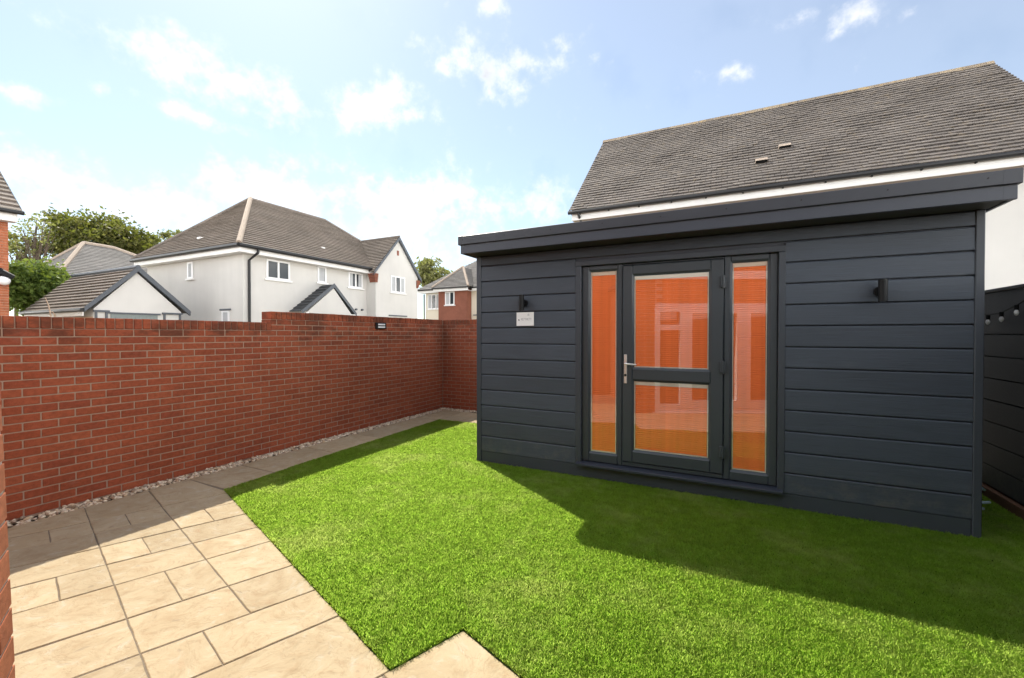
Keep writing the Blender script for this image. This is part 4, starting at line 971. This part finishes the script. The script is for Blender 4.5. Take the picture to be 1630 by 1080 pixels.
MB().box(X0h - 7.9, X0h - .06, Y0h + .06, Y0h + 10.7, ez_ - .22, ez_ - .03).build('fascia_board', MT['gutter'], bh)
window(bh, 'x', X0h - .4, Y0h + .9, Y0h + 2.0, ez_ - 1.35, ez_ - .35, 1, 2, True); window(bh, 'x', X0h - .4, Y0h + 5, Y0h + 6.2, ez_ - 1.35, ez_ - .35, 1, 2, True)

# ------------------------------------------------------------------ cream and brick house on the right of the white one
ch = thing('cream_house', (-18, 28, 0), 'cream and brick house with hipped roof partly behind the garden room', 'house')
cy, ce = 25.42, 4.80
MB().box(-20.2, -10.5, cy + .5, cy + 9, -.05, ce).build('wall', MT['render_cream'], ch)
MB().box(-18.55, -16.15, cy - .15, cy + .52, -.05, ce - .01).build('brick_bay', MT['brick_far'], ch)
rf = MB(); a0, a1, a2, a3 = (-20.65, cy + .02, ce + .10), (-10.0, cy + .02, ce + .10), (-10.0, cy + 9.5, ce + .10), (-20.65, cy + 9.5, ce + .10)
tA, tB = (-16.1, cy + 4.8, ce + 3.6), (-14.5, cy + 4.8, ce + 3.6)
stepped(rf, a0, a1, tB, tA, 30); stepped(rf, a1, a2, tB, tB, 30); stepped(rf, a2, a3, tA, tB, 30); stepped(rf, a3, a0, tA, tA, 30)
cr_ = rf.build('roof', MT['tile_grey'], ch)
rf = MB(); b0, b1, bt, bb = (-18.85, cy - .5, ce + .11), (-15.8, cy - .5, ce + .11), (-17.3, cy + 1.2, ce + 1.75), (-17.3, cy + 2.6, ce + 1.75)
stepped(rf, b0, b1, bt, bt, 16); stepped(rf, b1, (-15.8, cy + 1.6, ce + .4), bb, bt, 16); stepped(rf, (-18.85, cy + 1.6, ce + .4), b0, bt, bb, 16)
b_ = rf.build('bay_roof', MT['tile_grey'], ch)
for a, b in ((b0, bt), (b1, bt)): MB().tube([Vector(a) + Vector((0, 0, .04)), Vector(bt) + Vector((0, 0, .04))], .09, 6).build('hip_tiles', MT['ridge_pale'], b_)
MB().box(-20.6, -18.56, cy + .06, cy + .09, ce - .16, ce + .10).box(-18.8, -15.85, cy - .46, cy - .43, ce - .16, ce + .10).box(-15.84, -10.1, cy + .06, cy + .09, ce - .16, ce + .10).build('fascia_board', MT['white_paint'], ch)
MB().box(-20.55, -10.15, cy + .1, cy + .5, ce - .155, ce - .12).box(-18.75, -15.9, cy - .42, cy - .16, ce - .155, ce - .12).build('soffit', MT['white_paint'], ch)
gutter(ch, (-20.65, cy + .0, ce + .07), (-18.85, cy + .0, ce + .07), .06); gutter(ch, (-18.85, cy - .52, ce + .07), (-15.8, cy - .52, ce + .07), .06); gutter(ch, (-15.8, cy, ce + .07), (-10.1, cy, ce + .07), .06)
window(ch, 'y', cy + .5, -20.0, -18.85, ce - 1.32, ce - .22, -1, 3, True, [(.04, .3), (.7, .96)]); window(ch, 'y', cy - .15, -17.95, -17.15, ce - 1.12, ce - .18, -1, 2, True, [(.05, .45)])
MB().tube([(-20.3, cy + .44, ce - .2), (-20.3, cy + .44, 0)], .05, 8).build('downpipe', MT['gutter'], ch)
MB().box(-15.9, -14.4, cy + .30, cy + .49, 2.92, 2.98).build('lintel', MT['lead'], ch)

# ------------------------------------------------------------------ brick house at far left
lb = thing('brick_house', (-20, 1, 0), 'orange brick house with brown tiled roof at the left edge beyond wall', 'house')
bX, bY = -17.95, 4.42
core = MB().box(-24, bX - .012, -6, bY - .006, -.05, 4.82).build('wall', MT['mortar_pale'], lb)
bk = MB()
for c in range(66):
    y = bY - .005 - (.1125 if c % 2 else 0); z = c * .073
    if c % 2: bk.box(bX - .1, bX, bY - .1125, bY - .006, z + .004, z + .069)
    while y > bY - 2.3: bk.box(bX - .1, bX, y - .215, y, z + .004, z + .069); y -= .225
o = bk.build('bricks', MT['brick_house'], lb); tag(o, kind='stuff')
rf = MB(); stepped(rf, (bX + .32, -6, 5.02), (bX + .32, bY + .18, 5.02), (bX - 3.2, bY + .18, 7.9), (bX - 3.2, -6, 7.9), 18, .05)
lr = rf.build('roof', MT['tile_far'], lb)
MB().quad((bX + .32, bY + .185, 4.93), (bX + .32, bY + .185, 5.08), (bX - 3.2, bY + .185, 7.96), (bX - 3.2, bY + .185, 7.8)).build('verge', MT['lead'], lr)
gutter(lb, (bX + .38, -6, 4.98), (bX + .38, bY + .2, 4.98), .06)
MB().box(bX + .27, bX + .30, -6, bY + .1, 4.72, 4.95).box(bX, bX + .269, -6, bY + .1, 4.72, 4.76).build('fascia_board', MT['white_paint'], lb)
fp = at_X(6, 447, bX + .2)
fl = thing('flood_light', (bX, fp.y, fp.z), 'black and white security light on the orange brick house', 'security light')
MB().tube([(bX, fp.y - .12, fp.z + .22), (bX + .20, fp.y - .08, fp.z + .24), (bX + .30, fp.y + .16, fp.z + .10)], [.09, .11, .06], 10).build('hood', MT['black'], fl)
bm = bmesh.new(); bmesh.ops.create_uvsphere(bm, u_segments=14, v_segments=9, radius=.13); mb = MB().add([v.co + Vector((bX + .2, fp.y, fp.z)) for v in bm.verts], [tuple(v.index for v in f.verts) for f in bm.faces]); bm.free()
mb.build('globe', MT['white'], fl, smooth=True)

# ------------------------------------------------------------------ own house behind the camera; its corner shows at the left edge
TH = 24.5; N_, T_ = Vector((math.sin(R(TH)), math.cos(R(TH)), 0)), Vector((math.cos(R(TH)), -math.sin(R(TH)), 0))
C0 = Vector((-1.640, .405, 0))
oh = thing('brick_home', tuple(C0), 'sunlit orange brick house corner cut off by the left picture edge', 'house')
def hp(s, n, z): return C0 + T_ * s + N_ * n + Vector((0, 0, z))
def hbox(s0, s1, n0, n1, z0, z1, name, mat, parent):
    mb = MB(); vs = [hp(s, n, z) for z in (z0, z1) for (s, n) in ((s0, n0), (s1, n0), (s1, n1), (s0, n1))]
    mb.add(vs, [(0, 3, 2, 1), (4, 5, 6, 7), (0, 1, 5, 4), (1, 2, 6, 5), (2, 3, 7, 6), (3, 0, 4, 7)]); return mb.build(name, mat, parent)
DS0, DS1, DZ = .42, 3.95, 2.22
def bow(z): return float(np.interp(z, [0, .74, 1.0, 1.6, 2.1, 2.45, 3.2], [.004, 0., -.007, -.0215, -.0185, -.012, .0]))
hbox(.03, DS0, -.30, -.026, -.05, 2.72, 'wall', MT['mortar_pale'], oh)
hbox(DS0, DS1, -.30, -.008, DZ, 2.72, 'wall', MT['mortar_pale'], oh); hbox(DS1, 7.5, -.30, -.008, -.05, 2.72, 'wall', MT['mortar_pale'], oh)
hbox(.03, .3, -4.5, -.31, -.05, 2.72, 'side_wall', MT['brick_house'], oh)
hbox(-6.0, .029, -2.9, -2.6, -.05, 3.1, 'sky_blocking_wing', MT['brick_house'], oh)  # unseen wing, added and sized to keep bright sky out of the glass
HB = proto(MB().cbox(-BL / 2, BL / 2, -BD, 0, 0, BH, .004), 'house_brick', MT['brick_house'])
fac = MB(); cnt = 0
for c in range(36):
    z = c * .075 + .005; s = (0 if c % 2 == 0 else -.1125)
    k = 0
    while s < 7.4:
        a, b = max(s, 0.), min(s + BL, 7.45); s += .225
        if z < DZ - .05 and b > DS0 and a < DS1:
            if a < DS0 - .06: b = DS0
            elif b > DS1 + .06: a = DS1
            else: continue
        if b - a < .04: continue
        bo = (lambda q: bow(q)) if a < DS0 else (lambda q: 0.)
        vs = [hp(ss, nn_ + bo(zz_), zz_) for zz_ in (z, z + BH) for (ss, nn_) in ((a, -.1), (b, -.1), (b, .0), (a, .0))]
        fc = [(0, 3, 2, 1), (4, 5, 6, 7), (0, 1, 5, 4), (1, 2, 6, 5), (2, 3, 7, 6), (3, 0, 4, 7)]
        if a < .3 and z < 2.65: MB().add(vs, fc).build('brick', MT['brick_house'], oh); cnt += 1
        else: fac.add(vs, fc)
edge_m = MB()
for c in range(36):
    z0_, z1_ = c * .075 - .006, c * .075 + .006
    vs = [hp(ss, nn_ + bow(zz_), zz_) for zz_ in (z0_, z1_) for (ss, nn_) in ((.004, -.1), (DS0, -.1), (DS0, -.003), (.004, -.003))]
    edge_m.add(vs, [(0, 3, 2, 1), (4, 5, 6, 7), (0, 1, 5, 4), (1, 2, 6, 5), (2, 3, 7, 6), (3, 0, 4, 7)])
edge_m.build('mortar_joints', MT['mortar_pale'], oh)
o = fac.build('bricks', MT['brick_house'], oh); tag(o, kind='stuff')
# white patio doors in the facade (seen mirrored in the garden room glass)
pd_ = hbox(DS0 + .01, DS1 - .01, -.12, -.10, .03, DZ - .01, 'patio_doors', MT['pane_dark'], oh)
def fr(s0, s1, z0, z1, d=0.): return hbox(s0, s1, -.10 + d * .2, .004 + d, z0, z1, 'frame', MT['white'], pd_)
fr(DS0, DS1, DZ - .11, DZ); fr(DS0, DS1, 0.0, .11)
for s0, s1 in ((DS0, DS0 + .10), (.92, 1.16), (2.05, 2.32), (3.21, 3.45), (DS1 - .10, DS1)): fr(s0, s1, .11, DZ - .11, .003)
for s0, s1 in ((DS0 + .10, .92), (3.45, DS1 - .10)): fr(s0, s1, 1.68, 1.79, .001); fr(s0, s1, DZ - .17, DZ - .111, .001); fr(s0, s1, .111, .18, .001)
for s0, s1 in ((1.16, 2.05), (2.32, 3.21)): fr(s0, s1, .111, .26, .001); fr(s0, s1, DZ - .20, DZ - .111, .001)
hbox(DS0 - .05, DS1 + .05, -.02, .04, -.02, .02, 'door_step', MT['render'], oh)
hbox(-.05, 7.6, -4.4, .05, 2.722, 2.80, 'flat_roof', MT['felt'], oh); hbox(-.06, 7.61, .051, .075, 2.70, 2.86, 'fascia_board', MT['white_paint'], oh)  # unseen roof level kept low so more sky lights the garden
hbox(-1., 8.0, -9, -4.5, -.05, 5.0, 'main_wall', MT['brick_house'], oh)
mb = MB(); vs = [hp(s, n, z) for s in (-1.2, 8.2) for (n, z) in ((-4.2, 5.0), (-6.75, 7.2), (-9.3, 5.0))]; mb.add(vs, [(0, 1, 4, 3), (1, 2, 5, 4), (0, 2, 1), (3, 4, 5)]); mb.build('roof', MT['tile'], oh)
tp = thing('outdoor_tap', tuple(hp(.14, .0, .35)), 'black fitting on the brick house corner at the left picture edge', 'tap')
MB().tube([hp(.10, .001, .40), hp(.10, .05, .40), hp(.105, .075, .385), hp(.105, .08, .34)], [.016, .016, .014, .013], 8).build('spout', MT['black'], tp)

# ------------------------------------------------------------------ trees
def tree(name, label, base, height, cr_c, cr_r, n_leaf, leaf, mat, clusters=45, hollow=.55, sparse=1., seed=1, limbs=9, trunk_r=.25, group=None):
    rg = np.random.default_rng(seed); rd = random.Random(seed)
    t = thing(name, tuple(base), label, 'tree', group)
    base = Vector(base); cc = Vector(cr_c)
    tr = MB(); top = Vector((cc.x, cc.y, cc.z - cr_r[2] * .1))
    tr.tube([base, base.lerp(top, .4) + Vector((rd.uniform(-.2, .2), rd.uniform(-.2, .2), 0)), top], [trunk_r, trunk_r * .75, trunk_r * .3], 8)
    tr.build('trunk', MT['bark'], t)
    cen = []
    for i in range(clusters):
        d = rg.normal(0, 1, 3); d /= np.linalg.norm(d); d[2] *= .95
        r_ = rg.uniform(hollow, 1.) ** .6 * rg.uniform(.85, 1.08); cen.append(np.array(cc) + d * np.array(cr_r) * r_)
    lm = MB()
    for i in range(limbs):
        e = Vector(cen[i * clusters // limbs]); s = base.lerp(top, rd.uniform(.45, .95)); m_ = s.lerp(e, .5) + Vector((rd.uniform(-.3, .3), rd.uniform(-.3, .3), rd.uniform(0, .4)))
        lm.tube([s, m_, e], [trunk_r * .32, trunk_r * .2, trunk_r * .06], 6)
        for k in range(2):
            e2 = Vector(cen[rd.randrange(clusters)]); e2 = m_.lerp(e2, .6); lm.tube([m_, e2], [trunk_r * .14, trunk_r * .04], 5)
    lm.build('branch', MT['bark'], t)
    cen = np.array(cen); which = rg.integers(0, clusters, n_leaf); cs = np.mean(cr_r) * rg.uniform(.13, .30, clusters) * sparse
    P = cen[which] + rg.normal(0, 1, (n_leaf, 3)) * cs[which][:, None] * np.array([1, 1, .7])
    a = rg.normal(0, 1, (n_leaf, 3)); a /= np.linalg.norm(a, axis=1)[:, None]; b = np.cross(a, rg.normal(0, 1, (n_leaf, 3))); b /= np.linalg.norm(b, axis=1)[:, None]
    s = leaf * rg.uniform(.6, 1.3, n_leaf)[:, None]
    V = np.stack([P - a * s, P + b * s * .55, P + a * s, P - b * s * .55], 1).reshape(-1, 3)
    F = np.arange(n_leaf * 4).reshape(-1, 4)
    raw_mesh('crown', V, F, mat, t); return t
def tp_(u, v, dep): return cam_pt(u, v, dep)
def ground_at(u, dep): p = cam_pt(u, 532, dep); return Vector((p.x, p.y, -.05))
def px(n, dep): return n * dep / 678.6
d_ = 46.; c = tp_(156, 390, d_)
tree('large_tree', 'large olive green tree rising behind the distant hipped roof', ground_at(150, d_), 12, c, (px(64, d_), px(60, d_), px(54, d_)), 20000, .21, MT['leaf_olive'], 150, .30, .62, 3, 22, .5)
d_ = 17.; c = tp_(54, 456, d_)
tree('green_tree', 'rounded bright green tree between the orange brick house and garage', ground_at(52, d_), 5, c, (px(38, d_), px(38, d_), px(48, d_)), 12000, .085, MT['leaf'], 80, .3, .8, 5, 10, .14)
d_ = 40.; c = tp_(55, 380, d_)
tree('bare_tree', 'thin sparse tree with bare branches left of large tree', ground_at(62, d_), 10, c, (px(36, d_), px(30, d_), px(40, d_)), 420, .14, MT['leaf_pale'], 50, .3, .9, 8, 26, .26)
d_ = 42.; c = tp_(27, 400, d_)
tree('pale_tree', 'pale yellow-green tree just right of the orange brick house', ground_at(27, d_), 8, c, (px(16, d_), px(16, d_), px(35, d_)), 800, .18, MT['leaf_pale'], 40, .3, .9, 9, 9, .2)
d_ = 50.; c = tp_(238, 402, d_)
tree('thin_tree', 'thin pale tree between large tree and the white house roof', ground_at(238, d_), 9, c, (px(26, d_), px(24, d_), px(32, d_)), 1900, .22, MT['leaf_pale'], 45, .3, .8, 11, 16, .26)
d_ = 48.; c = tp_(275, 392, d_)
tree('thin_tree', 'wispy pale tree showing over the left slope of the white house roof', ground_at(275, d_), 9, c, (px(26, d_), px(20, d_), px(30, d_)), 1300, .2, MT['leaf_pale'], 45, .3, .8, 13, 16, .26)
d_ = 46.; c = tp_(684, 436, d_)
tree('thin_tree', 'pale green tree showing between the white house gable and cream house', ground_at(684, d_), 8, c, (px(26, d_), px(22, d_), px(26, d_)), 2600, .2, MT['leaf_pale'], 45, .3, .85, 17, 12, .24)
# dry stems arching over the wall
ds = thing('dry_stem', (-5.95, 1.72, 1.2), 'thin dry beige stem arching above the brick wall coping', 'plant')
a_ = [at_X(u, v, -5.95) for u, v in ((82, 512), (80, 498), (77, 485), (72, 474))]; b_2 = [at_X(u, v, -5.95) for u, v in ((90, 512), (87, 501), (83, 496), (80, 498))]
straw = simple('straw', (.55, .45, .33), .8, .2)
MB().tube([Vector((a_[0].x, a_[0].y, .2))] + a_, [.008, .007, .006, .005, .003], 6).build('stalk', straw, ds); MB().tube(b_2, [.005, .005, .004, .003], 6).build('side_stalk', straw, ds)
print('blades', NBLADES, 'objects', len(bpy.data.objects), 'house bricks', cnt)
